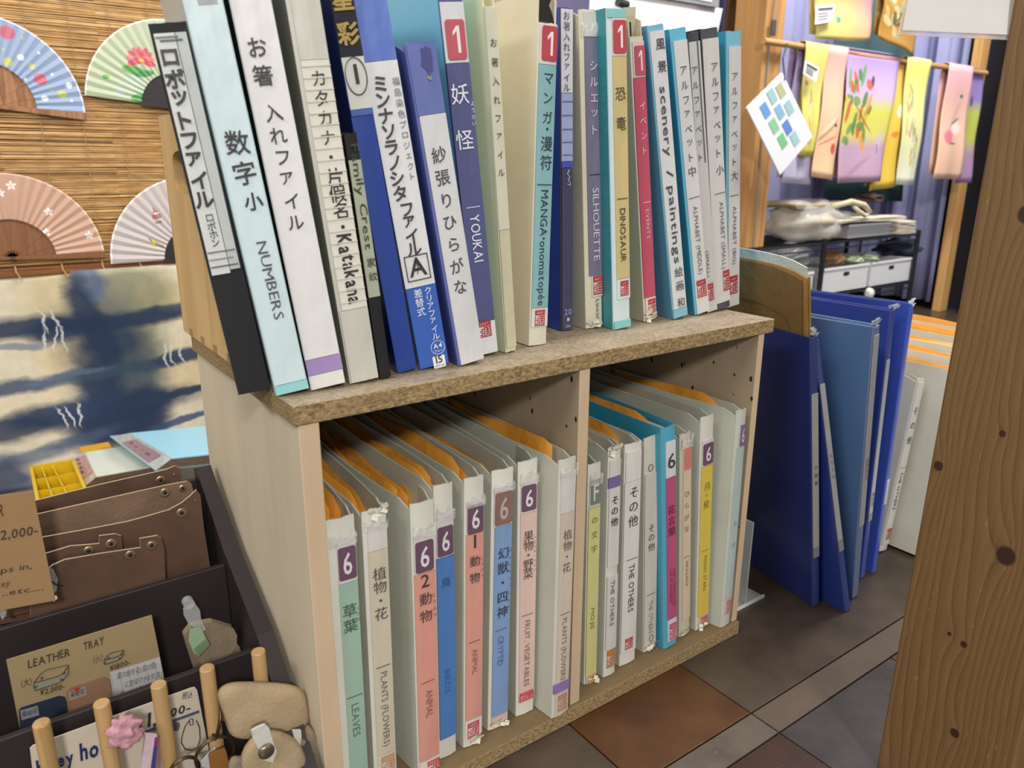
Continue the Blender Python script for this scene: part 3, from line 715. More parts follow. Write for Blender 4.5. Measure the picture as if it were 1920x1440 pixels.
def minna(T, w, sh, zp, par, yt):
    z0, z1 = zp(690), zp(668); MB().prism(rrect(w*.46, w*.88, z0, z1, .001, yt), (0, .0006, 0)).obj('size_tag', M('e8e8e4', .5), par)
    m = MB(); write_line(m, '15', .0095, lambda u, v: (w*.67+u, yt-.0004, z0+.0045+v), .01, 0, 0, 1, True); m.obj('lettering', M('222222', .5, var=0), par)
    m = MB(); write_line(m, 'ポケット', .0028, lambda u, v: (w*.67+u, yt-.0004, z0+.001+v), 0, 0, 0, 1, True); m.obj('lettering', M('222222', .5, var=0), par)
    z0, z1 = zp(665), zp(640); cx, cz = w*.70, (z0+z1)/2; r = (z1-z0)/2
    MB().tube([(cx+r*math.cos(k*.3), yt-.0002, cz+r*math.sin(k*.3)) for k in range(21)], .00022, 4, closed=True).obj('ruled_line', M('e8ecf4', .5, var=0), par)
    m = MB(); write_line(m, 'A4', .0060, lambda u, v: (cx+u, yt-.0004, cz-.0005+v), .01, 0, 0, 1, True); write_line(m, 'ブルー', .0028, lambda u, v: (cx+u, yt-.0004, cz-.004+v), 0, 0, 0, 1, True)
    m.obj('lettering', M('e8ecf4', .5, var=0), par)
binder('file_binder', (.1246, .0348, -11.3, 8.6, .0258, .310), 'blue and white clear-sleeve file with bold katakana and a boxed letter A', '4767b4', 'b9c0cc', group=G1, D=.225,
       strips=[(-60, 114, .0, 1.0, '5874c2'), (115, 536, .0, 1.0, 'dadbdd'), (537, 700, .0, 1.0, '2f5cb4')],
       texts=[('V', 'ミンナソラノシタ', 142, 376, .36, .50, '3c3c3e', .024), ('V', 'ファイル', 380, 478, .50, .50, '3c3c3e', .02), ('V', '福島染色プロジェクト', 142, 340, .84, .24, '6c6c70', .002),
              ('R', 'A', 484, 520, .5, .1, '3c3c3e'), ('H', 'A', 480, 516, .5, .85, INK, .004), ('O', '', 477, 524, .5, .78, INK),
              ('V', 'クリアファイル', 536, 636, .70, .27, 'e4eaf4'), ('V', '差替式', 540, 592, .36, .30, 'e4eaf4', .004)], extra=minna)
def rivet(T, w, sh, zp, par, yt):
    z = zp(148); MB().tube([(w*.62, -.0015, z), (w*.62, -.0035, z)], [.0022, .0014], 12).obj('rivet', M('b8b0a0', .3, .8), T)
    z = zp(112); m = MB(); m.add([(w*(.62+.20*math.cos(k*.6)*(1+.25*math.sin(k*2.3))), yt, z+.010*math.sin(k*.6)*(1+.2*math.sin(k*1.7))) for k in range(10)], [tuple(range(10))])
    m.obj('stain', M('4c4c84', .4), T)
binder('file_binder', (.1578, .0262, -5.6, 9.1, .0245, .258), 'shorter violet-blue file with torn top and white handwritten label', '5f69aa', '44509a', group=G1, D=.225, kind='ring', flare=.0005,
       strips=[(84, 214, .04, 1.0, '6470ae'), (215, 684, .08, 1.0, 'd2d3d4')],
       texts=[('V', '紗張りひらがな', 268, 556, .52, .54, '4a484c', .018, .08)], extra=rivet)
binder('file_binder', (.1885, .0435, -5.3, 6.1, .0207, .310), 'navy YOUKAI file with pale cyan cover and red number 1', '4f5387', '7cc4dc', group=G1, D=.23,
       strips=[(4, 118, .0, 1.0, 'd4d6da'), (119, 602, .0, 1.0, '505584'), (603, 662, .0, 1.0, 'dcdddf')], badges=[(37, 112, .10, .92, 'bf5560', '1', 'e4dcdc')],
       texts=[('V', '妖', 145, 208, .42, .82, 'e2e4ee', .006), ('V', '怪', 232, 292, .42, .82, 'e2e4ee', .006), ('V', 'ようかい', 188, 238, .92, .20, 'd8daea'), ('R', 'YOUKAI', 402, 492, .5, .62, 'e2e4ee', .006), ('-', '', 388, 388, .48, .62, 'cfd2e2')],
       seals=[(600, 630, .14, .76, RED)])
binder('file_binder', (.2185, .0413, 1.2, 4.4, .0118, .291), 'thin cream file with worn handwritten spine and yellow lower edge', 'd2cfb4', 'dedcb8', group=G1, cover_h=.31, D=.22,
       strips=[(14, 430, .02, .98, 'd4d2be'), (431, 650, .05, .98, 'c9c5a6', .6)],
       texts=[('V', 'お箸入れファイル', 62, 340, .48, .62, '3a3a38', .004, .08)])
def clipx(T, w, sh, zp, par, yt):
    z = sh+.001; MB().prism([(w*.02, .002, z), (w*.92, .002, z), (w*.75, .002, z+.009), (w*.62, .002, z+.013), (w*.8, .002, z+.021), (w*.3, .002, z+.024), (w*.08, .002, z+.012)], (0, .006, 0)).obj('lever_clip', M('4a4846', .25, .8), T)
binder('file_binder', (.2514, .0495, -2.1, -1.3, .0202, .310), 'cream ring file with teal MANGA label and a metal clip at its broken top', 'd9d8c8', 'e0d8c2', group=G1, kind='ring', spine_top=42, D=.225, flare=.001,
       strips=[(46, 121, .06, .98, 'd6d4d2'), (122, 576, .06, .98, '86b4ba'), (577, 612, .06, .98, 'dcdad6')], badges=[(49, 115, .16, .96, 'b84650', '1', 'e8e0de')],
       texts=[('V', 'マンガ', 130, 238, .56, .58, '34383c', .006), ('V', '・', 232, 252, .56, .58, '34383c', .01), ('V', '漫符', 252, 322, .56, .68, '34383c', .004), ('-', '', 346, 346, .52, .8, '3c4448'), ('R', 'MANGA・onomatopée', 356, 574, .55, .56, '34383c', 0)],
       seals=[(580, 610, .22, .78, RED)], extra=clipx)
def sq(T, w, sh, zp, par, yt):
    m = MB(); m.tube([(w*x, yt-.0003, zp(y)) for x, y in ((.6, 318), (.45, 326), (.65, 332), (.5, 338), (.68, 342), (.7, 348), (.45, 345))], .0004, 5); m.obj('doodle', M('d8d8e0', .5, var=0), par)
    z = zp(601); m = MB(); m.box((w*.4, yt-.0003, z), (w*.62, yt, z+.0035)); m.obj('doodle', M('b8bcd0', .5, var=0), par)
binder('file_binder', (.3205, .0857, -4.2, 1.7, .0141, .308), 'cobalt file with dark spine foot numbered 20', '3c3e5c', '2344a0', group=G1, D=.18,
       strips=[(17, 174, .05, .98, 'd3d4dc'), (175, 302, .05, .98, 'a3aed4'), (303, 314, .05, .98, '4456b4'), (315, 621, .05, .98, '43465c')],
       texts=[('V', 'お箸入れファイル', 20, 174, .42, .58, '40404a', 0, .04), ('H', '20', 574, 589, .5, .62, '8c98d8', .01), ('H', '5136', 605, 613, .5, .3, 'b0b4cc')]+[('-', '', y, y, .5, .9, '6c7cc0') for y in (190, 216, 242, 266, 290)], extra=sq)
binder('file_binder', (.3480, .0775, -5.1, 3.7, .0211, .308), 'cream-grey file with slipping mauve SILHOUETTE label in crinkled film', 'd4d1bd', 'c5c3b0', group=G1, kind='ring', D=.20, flare=.001,
       strips=[(70, 516, .22, 1.0, '77728a', .7), (22, 69, .22, 1.0, 'd0cdc6', .6), (517, 556, .34, 1.0, 'd4cdc4')],
       texts=[('V', 'シルエット', 108, 258, .66, .50, 'd8d4e0', .002), ('-', '', 327, 327, .62, .6, '403c4c'), ('R', 'SILHOUETTE', 352, 490, .66, .52, 'd0ccd8', 0), ('R', 'Lineart', 560, 605, .68, .3, '5a5650', 0, .05)],
       seals=[(517, 552, .42, .98, RED)], torn=3, film=60)
binder('file_binder', (.3695, .0578, -4.3, 4.5, .0216, .308), 'teal-covered file with sand-yellow DINOSAUR label and red number 1', 'cfe2e6', '2e8a96', group=G1, D=.22,
       strips=[(17, 33, .0, 1.0, '8ccccc'), (34, 105, .22, .99, 'd8d4d4'), (106, 522, .22, .99, 'd0bd86'), (523, 560, .22, .99, 'dfdfe2'), (600, 622, .0, 1.0, '86cace')], badges=[(38, 100, .24, .95, 'bd4c54', '1', 'ece4e2')],
       texts=[('V', '恐竜', 148, 258, .58, .62, '5c5440', .004), ('-', '', 372, 372, .58, .62, '605840'), ('R', 'DINOSAUR', 390, 492, .58, .46, '56503c', .006)], seals=[(526, 554, .38, .86, RED)])
def fold(T, w, sh, zp, par, yt):
    m = MB(); m.grid(lambda u, v: (-.004+u*w*.9, .012-.01*math.sin(v*1.5), sh-.004+v*.030), 3, 4, thick=.001, tdir=(0, 1, 0)); m.obj('cover_flap', worn('cfcaae'), T)
    MB().box((.0008, .004, sh-.001), (.006, .011, sh+.013)).obj('lever_clip', M('3c3834', .4, .5), T)
binder('file_binder', (.4262, .0696, -4.3, 7.5, .0169, .310), 'thick cream file with crimson EVENTS label and torn cover flap', 'd8d0be', 'c9c4ac', group=G1, kind='ring', spine_top=67, D=.20, flare=.001,
       strips=[(78, 145, .10, .98, 'd6c8c8'), (146, 556, .06, .98, 'bd4f66'), (557, 592, .12, .98, 'dcd4c8')], badges=[(86, 142, .18, .96, 'bb5066', '1', 'e4d4d4')],
       texts=[('V', 'イベント', 184, 296, .58, .52, 'e4ccd0'), ('-', '', 379, 379, .56, .56, 'dfc4c8'), ('R', 'EVENTS', 392, 448, .56, .38, 'deb8c0')], seals=[(560, 590, .3, .9, RED)], extra=fold, torn=1)
binder('file_binder', (.4632, .0611, -7.9, 10.6, .0198, .304), 'blue file with white spine reading scenery and paintings in serif letters', '79b4d0', '5c94b8', group=G1, D=.21,
       strips=[(58, 577, .06, .98, 'd6d7da'), (578, 600, .0, 1.0, '80b8cf')],
       texts=[('V', '風景', 62, 146, .62, .60, '3a3c40', .004, .05), ('R', 'scenery', 162, 296, .56, .62, '4c5054', .006), ('R', '/', 318, 338, .55, .6, '4c5054'), ('R', 'paintings', 348, 496, .56, .62, '4c5054', .006), ('V', '絵画', 496, 548, .58, .6, '4c5054', .004), ('V', '和', 550, 582, .56, .58, '4c5054', .004)])
binder('file_binder', (.5016, .0627, -8.7, 11.3, .0205, .305), 'cyan file with white ALPHABET (MIDDLE) spine', '66b8d4', '3f9cba', group=G1, D=.21,
       strips=[(76, 588, .12, .98, 'd4d2d2')],
       texts=[('V', 'アルファベット', 118, 308, .56, .50, '5a5856'), ('V', '中', 309, 334, .56, .58, '5a5856'), ('-', '', 370, 370, .55, .72, '6a6866'), ('R', 'ALPHABET (MIDDLE)', 386, 514, .56, .38, '6a6866')], seals=[(524, 556, .22, .86, RED)])
binder('file_binder', (.5245, .0650, -7.2, 10.6, .0150, .304), 'black-topped white file squeezed behind the middle alphabet file', '3c4046', '2c3036', group=G1, D=.2,
       strips=[(78, 583, .0, 1.0, 'c4c4c2')],
       texts=[('V', 'アルファベット', 118, 308, .3, .6, '5a5856'), ('R', '(SMALL)', 470, 520, .3, .4, '6a6866')]+[('R', '|', 76, 570, .72, .1, '5a5856')], seals=[(530, 562, .1, .7, RED)])
binder('file_binder', (.5408, .0662, -5.4, 9.9, .0238, .308), 'black-topped file with white ALPHABET (SMALL) spine', '4a4a50', '26282c', group=G1, D=.2,
       strips=[(72, 566, .02, .98, 'd0cecc')],
       texts=[('V', 'アルファベット', 112, 300, .62, .46, '5a5856'), ('V', '小', 302, 334, .66, .5, '5a5856'), ('-', '', 362, 362, .6, .7, '6a6866'), ('R', 'ALPHABET (SMALL)', 378, 504, .66, .34, '6a6866')], seals=[(508, 546, .56, .98, RED)])
binder('file_binder', (.5682, .0726, -2.7, 6.6, .0220, .308), 'cyan file with white ALPHABET (BIG) spine, last on the right of the top row', '74bcd4', '3f9cbe', group=G1, D=.2,
       strips=[(87, 579, .12, .98, 'd0cecd')],
       texts=[('V', 'アルファベット', 130, 316, .5, .46, '5a5856'), ('V', '大', 318, 340, .5, .52, '5a5856'), ('-', '', 366, 366, .5, .66, '6a6866'), ('R', 'ALPHABET (BIG)', 386, 496, .54, .36, '6a6866')], seals=[(516, 550, .2, .8, RED)])

# ------------------------------------------------------------------ lower bays
G2, G3 = 'ring files in the left bay', 'files in the right bay'
CG = 'c6c8bc'; Z = .018; PUR = '6b4f64'
def low(pose, label, strips, texts, badges=(), seals=(), grp=G2, spine='d6d6cc', cover=CG, env=4, flare=.006, kind='ring', **k):
    return binder('ring_binder', pose, label, spine, cover, z0=Z, group=grp, D=.245, strips=strips, texts=texts, badges=badges, seals=seals, env=env, kind=kind, flare=flare, cat='ring binder' if kind == 'ring' else 'file binder', **k)
low((.0212, .0104, -2.6, -.3, .0236, .285), 'ring file with sage green LEAVES label and purple 6', [(1014, 1092, .30, .99, 'd4ced0'), (1093, 1500, .30, .99, '9dbcaa')],
    [('V', '草葉', 1128, 1184, .62, .56, '4a5a50', .012), ('V', 'くさは', 1132, 1162, .94, .16, '5a6a60'), ('-', '', 1302, 1302, .62, .6, '56665c'), ('R', 'LEAVES', 1316, 1378, .62, .40, '5f6e64')], [(1025, 1086, .32, .96, PUR, '6', 'dcd4d8')], env=5, flare=.0045, film=1012)
low((.0512, .0101, -2.1, -.4, .0213, .284), 'ring file with plain beige PLANTS (FLOWERS) label, in the left bay', [(985, 1030, .18, .99, 'd6d2ce'), (1031, 1410, .16, .99, 'cdc3ae'), (1411, 1470, .16, .99, 'd2cabc')],
    [('V', '植物・花', 1060, 1160, .58, .60, '55504a', .006), ('-', '', 1246, 1246, .56, .62, '6a645c'), ('R', 'PLANTS (FLOWERS)', 1256, 1396, .58, .40, '6a645c')], seals=[(1414, 1446, .3, .9, 'c89070')], env=6, flare=.004, film=978, torn=2)
low((.0949, .0090, -.9, -.4, .0225, .279), 'ring file with salmon ANIMAL label, on the left of the bright blue file', [(998, 1072, .08, .99, 'd4cecb'), (1073, 1420, .06, .99, 'd99a8c'), (1421, 1460, .06, .99, 'ddd4cc')],
    [('H', '2', 1080, 1098, .5, .8, '4a3c38', .01), ('V', '動物', 1104, 1168, .5, .58, '544440', .01), ('V', 'どうぶつ', 1106, 1156, .88, .20, '544440'), ('-', '', 1275, 1275, .5, .6, '84605a'), ('R', 'ANIMAL', 1290, 1342, .56, .44, '8a6860')],
    [(1012, 1070, .12, .90, PUR, '6', 'dcd4d8')], [(1424, 1450, .4, .98, 'c84858')], env=5, flare=.008, film=998)
low((.1215, .0151, .3, -.4, .0190, .287), 'ring file with bright blue BIRDS label, paler at the foot', [(968, 1042, .08, .99, 'd2cecc'), (1043, 1380, .04, .99, '4f80c0')],
    [('V', '鳥', 1074, 1104, .5, .54, '35507c', .006), ('R', 'BIRDS', 1252, 1298, .5, .44, '406aa4')], [(985, 1040, .10, .94, PUR, '6', 'dcd4d8')], env=6, flare=(.003, .004), envc='d89434', film=966)
low((.1483, .0136, -1.3, -1.1, .0203, .287), 'ring file with salmon ANIMAL label, on the right of the bright blue file', [(938, 998, .10, .99, 'd4cecb'), (999, 1345, .08, .99, 'd99c8e'), (1346, 1378, .06, .99, 'e0d8d2')],
    [('H', '1', 1006, 1025, .5, .95, '4a3c38', .01), ('V', '動物', 1034, 1096, .5, .58, '544440', .01), ('V', 'どうぶつ', 1038, 1082, .88, .18, '84605a'), ('-', '', 1200, 1200, .5, .6, '84605a'), ('R', 'ANIMAL', 1214, 1262, .54, .42, '8a6860')],
    [(944, 998, .12, .94, PUR, '6', 'dcd4d8')], [(1350, 1378, .16, .8, 'c84050')], env=5, flare=(.004, .005), film=940, torn=1)
low((.1810, .0192, -1.3, -1.3, .0238, .284), 'ring file with light blue CRYPTID label under a faded brown badge', [(912, 984, .10, .96, 'd4cccf'), (985, 1338, .14, .96, '82a0cc'), (1339, 1352, .14, .96, 'd8b8b8')],
    [('V', '幻獣・四神', 1020, 1158, .54, .56, '34404c', .006), ('V', 'げんじゅう・ししん', 1022, 1140, .88, .16, '5a6a84'), ('-', '', 1178, 1178, .5, .56, '5a6a84'), ('R', 'CRYPTID', 1190, 1246, .5, .40, '5a6c8c')],
    [(920, 982, .12, .93, '8a6c64', '6', 'b8a8a8')], env=4, flare=(.004, .005), spine='e0e0d4', film=912, torn=1)
low((.2169, .0201, -4.3, -.2, .0215, .286), 'ring file with pale pink FRUIT, VEGETABLES label', [(900, 960, .12, .99, 'd4cccb'), (961, 1300, .12, .99, 'dcbdb4'), (1301, 1312, .12, .99, 'd8a8a8')],
    [('V', '果物・野菜', 994, 1082, .52, .56, '5c4c48', .006), ('V', 'くだもの・やさい', 1000, 1070, .88, .14, '8c7470'), ('-', '', 1150, 1150, .5, .6, '7c6864'), ('R', 'FRUIT, VEGETABLES', 1160, 1284, .52, .40, '7c6864')],
    [(908, 956, .14, .92, PUR, '6', 'dcd4d8')], [(1294, 1310, .14, .92, 'c84858')], env=0, flare=(.004, .003), spine='dcdbd2', film=898)
low((.2452, -.0040, .8, -.5, .0211, .288), 'ring file with worn pale PLANTS (FLOWERS) label and purple marker stroke, left of the divider', [(884, 960, .12, .98, 'd2d0cc'), (961, 1335, .16, .98, 'cfc2b2')],
    [('V', '植物・花', 990, 1072, .56, .54, '6a625a', .004), ('-', '', 1148, 1148, .56, .56, '6a625a'), ('R', 'PLANTS (FLOWERS)', 1156, 1278, .56, .40, '7a7068')],
    [(1276, 1294, .0, .99, '9078b4', '', '')], [(1300, 1330, .3, .86, 'c08a70')], env=4, flare=(.006, .004), spine='d0d0c6', envc='d89434', film=876)
# right bay
low((.3080, .0171, -2, 1.0, .0165, .264), 'yellow-green labelled ring file with a grey badge, right of the divider', [(906, 950, .10, .98, 'c8c8c0'), (951, 1262, .06, .98, 'd0cd8c'), (1263, 1278, .1, .98, 'd8c8b0')],
    [('V', 'の文字', 960, 1040, .5, .54, '7c7a50', .004), ('R', 'MOJIS', 1138, 1178, .5, .4, '7c7a50')], [(898, 944, .16, .94, '7c847c', 'F', 'd0d2ca')], [(1264, 1276, .2, .9, 'cc8858')], grp=G3, env=0, flare=(.002, .004), film=900, torn=1)
low((.3337, .0139, -1.5, 1.3, .0168, .277), 'slim white THE OTHERS ring file with purple stripe and orange stamp', [(862, 892, .08, .98, 'cfcdc8'), (893, 912, .0, .98, '7c68a4'), (913, 1060, .08, .98, 'd4d2d0'), (1078, 1215, .08, .98, 'd0cecc')],
    [('V', 'その他', 926, 986, .5, .62, '2c2c2c', .016), ('R', 'THE OTHERS', 1086, 1172, .5, .44, '6a6866', .004)], seals=[(1216, 1248, .2, .96, 'c87840')], grp=G3, env=3, flare=(.003, .002), envc='d89434', torn=2)
low((.3622, .0179, -2.7, 1.6, .0232, .274), 'clean white THE OTHERS file with rounded foot', [(845, 900, .06, .98, 'dcdad6'), (901, 1220, .02, .98, 'dad8d5')],
    [('V', 'その他', 908, 988, .54, .62, '3c3c3c', .004), ('-', '', 1046, 1046, .54, .66, '5a5a5a'), ('R', 'THE OTHERS', 1056, 1146, .54, .48, '44444a', .004)], seals=[(1194, 1214, .26, .74, RED)], grp=G3, env=3, flare=(.002, .003), spine='dcdad4')
low((.4028, .0206, -2, 3.6, .0200, .274), 'greyish THE OTHERS file with a worn blank head and a round stamp at its foot', [(886, 1208, .04, .98, 'c9c5ba')],
    [('V', 'その他', 980, 1032, .5, .54, '5c5850', .004), ('-', '', 1112, 1112, .5, .6, '6a665e'), ('R', 'THE OTHERS', 1124, 1186, .5, .42, '8a867c'), ('C', '', 1188, 1200, .55, .3, '6a665e'), ('C', '', 869, 882, .4, .3, '6a665e')], grp=G3, env=0, flare=(.005, .0005), spine='cccabc', torn=1)
low((.4269, .0104, -2.3, 5.4, .0205, .285), 'cyan file with magenta FLOWERS language label and handwritten 6', [(828, 895, .30, .99, 'd4d6da'), (896, 1160, .30, .99, 'b8557c'), (1161, 1200, .30, .99, 'd8d4dc')],
    [('H', '6', 852, 876, .64, 1.25, '3a3c40', .0), ('V', '花言葉', 944, 1004, .62, .58, '6c2c48', .004), ('R', 'THE LANGUAGE', 1062, 1134, .78, .24, '8c3c60'), ('R', 'OF FLOWERS', 1066, 1128, .52, .26, '8c3c60')], seals=[(1168, 1198, .40, .92, 'cf5870')], grp=G3, env=3, flare=(.002, .003), spine='58a8c4', cover='3d9cbc', kind='clear', envc='d89434')
low((.4600, .0165, -.7, 5.0, .0180, .269), 'peach HIRAGANA ring file with a blank salmon badge', [(836, 1160, .26, .98, 'd9c4aa')],
    [('V', 'ひらがな', 914, 1000, .56, .5, '8a7458', .002), ('-', '', 1042, 1042, .56, .5, '8a7458'), ('R', 'HIRAGANA', 1050, 1098, .6, .36, '8a7458')], [(838, 880, .30, .96, 'd08074', '', '')], grp=G3, env=0, flare=(.002, .0005), spine='c8c2b2', torn=1, film=832)
low((.4872, .0141, -.9, 4.1, .0210, .283), 'bright yellow MOON, STARS ring file with purple 6', [(824, 872, .12, .98, 'd4cccf'), (873, 1152, .10, .98, 'd8bf50'), (1153, 1172, .16, .9, 'd8c8b0')],
    [('V', '月・星', 902, 952, .5, .52, '8c7c34', .006), ('-', '', 1030, 1030, .5, .5, '8c7c34'), ('R', 'MOON, STARS', 1040, 1106, .54, .34, '8c7c34')], [(830, 870, .16, .94, PUR, '6', 'dcd4d8')], [(1154, 1168, .3, .86, 'cf5064')], grp=G3, env=3, flare=(.002, .002), envc='d08a28', torn=1)
low((.5170, .0005, 1.7, 1.2, .0178, .286), 'ring file with pale blue worn label, against the right side panel', [(800, 838, .30, .98, 'cac6ca'), (839, 1120, .24, .98, 'b4c4c2'), (1121, 1150, .3, .98, 'd0b4b8')],
    [('V', '風景', 960, 1040, .6, .4, 'a0b0b0')], [(796, 836, .40, .94, '7c6c8c', '6', 'c8c0d0')], [(1124, 1148, .4, .9, 'cc7c8c')], grp=G3, env=4, flare=(.0085, .002), spine='c8ccc2', envc='c88424')

# ------------------------------------------------------------------ right of the cabinet: large folders on the floor
G4 = 'blue folders standing on the floor'
def big(pose, label, spine, cover, strips, texts=(), D=.28, **k):
    return binder('blue_folder', pose, label, spine, cover, z0=0, group=G4, D=D, strips=strips, texts=texts, cat='folder', **k)
big((.6807, -.0225, -11.8, 9.1, .0114, .381), 'dark blue folder standing next to the cabinet, with brown envelopes sticking out', '3c4c98', '28377c', [(738, 1010, .1, .95, 'd2d2d0'), (1010, 1046, .1, .95, 'a9aca8')],
    [('V', '風景画', 866, 916, .5, .5, '55555a', 0, .05)], cat_='')if False else None
B1T = big((.6807, -.0225, -11.8, 9.1, .0114, .381), 'dark blue folder next to the cabinet holding brown envelopes', '3c4c98', '28377c', [(738, 1026, .1, .95, 'd2d2d0'), (1027, 1044, .1, .95, 'a9aca8')],
    [('V', 'の風景', 868, 912, .5, .55, '44444a', 0, .05)])
big((.7040, -.0560, -4.9, 10.6, .0100, .378), 'dark blue folder leaning left against the folder beside the cabinet', '4454a4', '33459a', [(720, 1012, .1, .95, 'd2d2d0'), (1013, 1032, .1, .95, 'a9aca8')],
    [('V', 'むらさき、', 846, 912, .5, .55, '33333a', .004, .08)], pitch=7)
big((.7420, -.0433, 3.2, 7.0, .0140, .389), 'light blue folder with a wide plain side and pale spine strip', '8ea2cc', '6288b8', [(628, 985, .1, .9, 'd4d6dc')],
    [('R', '絵画 BOOK', 860, 900, .5, .5, '9c5058', 0, .04)], D=.27)
big((.8017, -.0197, 1.9, 3.5, .0108, .394), 'royal blue folder with a narrow white spine strip, behind the light blue one', '4a5cb0', '36489a', [(674, 962, .1, .9, 'd4d6dc'), (963, 976, .1, .9, 'a9aca8')],
    [('R', '着物柄', 922, 948, .5, .6, '55586c')], D=.27)
big((.8300, -.0217, 7.1, 1.3, .0118, .398), 'tallest royal blue folder with frayed top corner and brown paper inside', '4a60c0', '384ea8', [(900, 945, .3, .9, 'd4d6dc')], D=.27)
# brown envelopes standing in the first folder
bm_ = B1T.matrix_world.copy()
for i, (x, c, y0, h_, lab) in enumerate(((.0030, '8a6a3c', .016, .456, 'flat brown board envelope rising from the blue folder beside the cabinet'), (.0052, 'b98c4c', .010, .458, 'tan kraft envelope just behind the brown board envelope'),
                                         (.0074, 'd5dcd4', .012, .470, 'pale green-white paper folder behind the tan envelopes'), (.0094, 'c79a50', .009, .459, 'orange-tan kraft envelope, rearmost in the folder beside the cabinet'))):
    e = thing('document_envelope', lab, 'envelope', mat=bm_ @ Matrix.Translation((x, 0, .004)), group='envelopes standing in the blue folder')
    m = MB(); m.grid(lambda u, v: (0+.0006*math.sin(u*5+i), y0+u*.25, v*h_-(.012*(1-u)**8 if v > .5 else 0)), 12, 2, thick=.0014, tdir=(1, 0, 0)); m.obj('sheet', crumple(c, .08), e)
    if i == 0:
        m = MB(); m.tube([(-.0004, .03, h_-.10), (-.0004, .04, h_-.062), (-.0004, .08, h_-.052), (-.0004, .2, h_-.050)], .0004, 4); m.tube([(-.0004, .03, h_-.10), (-.0004, .03, h_-.16)], .0004, 4); m.obj('flap_edge', M('6a4e28', .7), e)
# frayed paper at worn corners
def fray(name_par, pts, c='dfe4ea'):
    m = MB()
    for p in pts:
        for k in range(4):
            q = Vector(p)+Vector((random.uniform(-.004, .004), random.uniform(-.006, .003), random.uniform(-.002, .005)))
            m.add([q, q+Vector((.004, .001, .002)), q+Vector((.001, -.003, .006)), q+Vector((-.003, .001, .004))], [(0, 1, 2, 3)])
    return m.obj('frayed_edge', M(c, .7, var=0), name_par)
def fray_local(T, x, y, z): return fray(T, [(x, y, z), (x+.003, y, z+.001)])
fray_local(B1T, .006, .002, .381)
for o in [o for o in bpy.data.objects if o.name.startswith('blue_folder')][2:]: fray_local(o, .006, .002, .389 if o.name.endswith('2') else .394)
# clear plastic divider between cabinet and folders
pz = at(1395, 1110, 2, 0); T = thing('clear_stand', 'clear frosted plastic stand on the floor against the right side of the cabinet', 'stand', loc=(.585, .03, 0))
PL = M('d8dcdc', .35, var=0, trans=.5)
MB().box((0, 0, .0005), (.060, .16, .003)).obj('base', PL, T); MB().box((.02, .0, .0031), (.0225, .16, .125)).obj('upright', PL, T); MB().box((0, -.001, .0005), (.061, .0008, .005)).obj('rim', M('dfe2e2', .3, var=0), T)
# grey files with kraft envelopes, partly behind the post
G5 = 'grey ring files standing behind the timber post'
binder('ring_binder', (.8952, .0053, -1.6, -7.0, .0201, .273), 'grey ring file with white THE OTHERS spine, leaning right behind the blue folders', 'd2d2c8', 'bdbdae', z0=0, group=G5, D=.26, kind='ring', cat='ring binder', env=3,
       strips=[(716, 1020, .08, .96, 'd4d3ce')], texts=[('V', 'その他', 756, 838, .5, .66, '55534e', .006), ('-', '', 876, 876, .5, .7, '6a6862'), ('R', 'THE OTHERS', 884, 956, .5, .5, '55534e', .004)], seals=[(990, 1010, .3, .9, RED)], envc='f0a040', flare=.003)
for i, (lab, c) in enumerate((('plain grey ring file showing its broad side left of the timber post', 'c8c6b8'), ('second grey ring file from the blue folders, full of orange envelopes', 'cfcdc0'), ('third grey ring file back with a dark lever clip', 'd2cfc0'),
                              ('fourth grey ring file back, cream edged, orange envelopes inside', 'cdcabc'), ('rearmost grey ring file of the row behind the timber post', 'd0ccc0'))):
    binder('ring_binder', (.925+i*.055, -.085+.01*i, -1.5, -7.0+1.2*i, .036, .285+.006*i), lab, 'd2d0c4', c, z0=0, group=G5, D=.30, kind='ring', cat='ring binder', env=7, envc='f8c068', flare=.003)

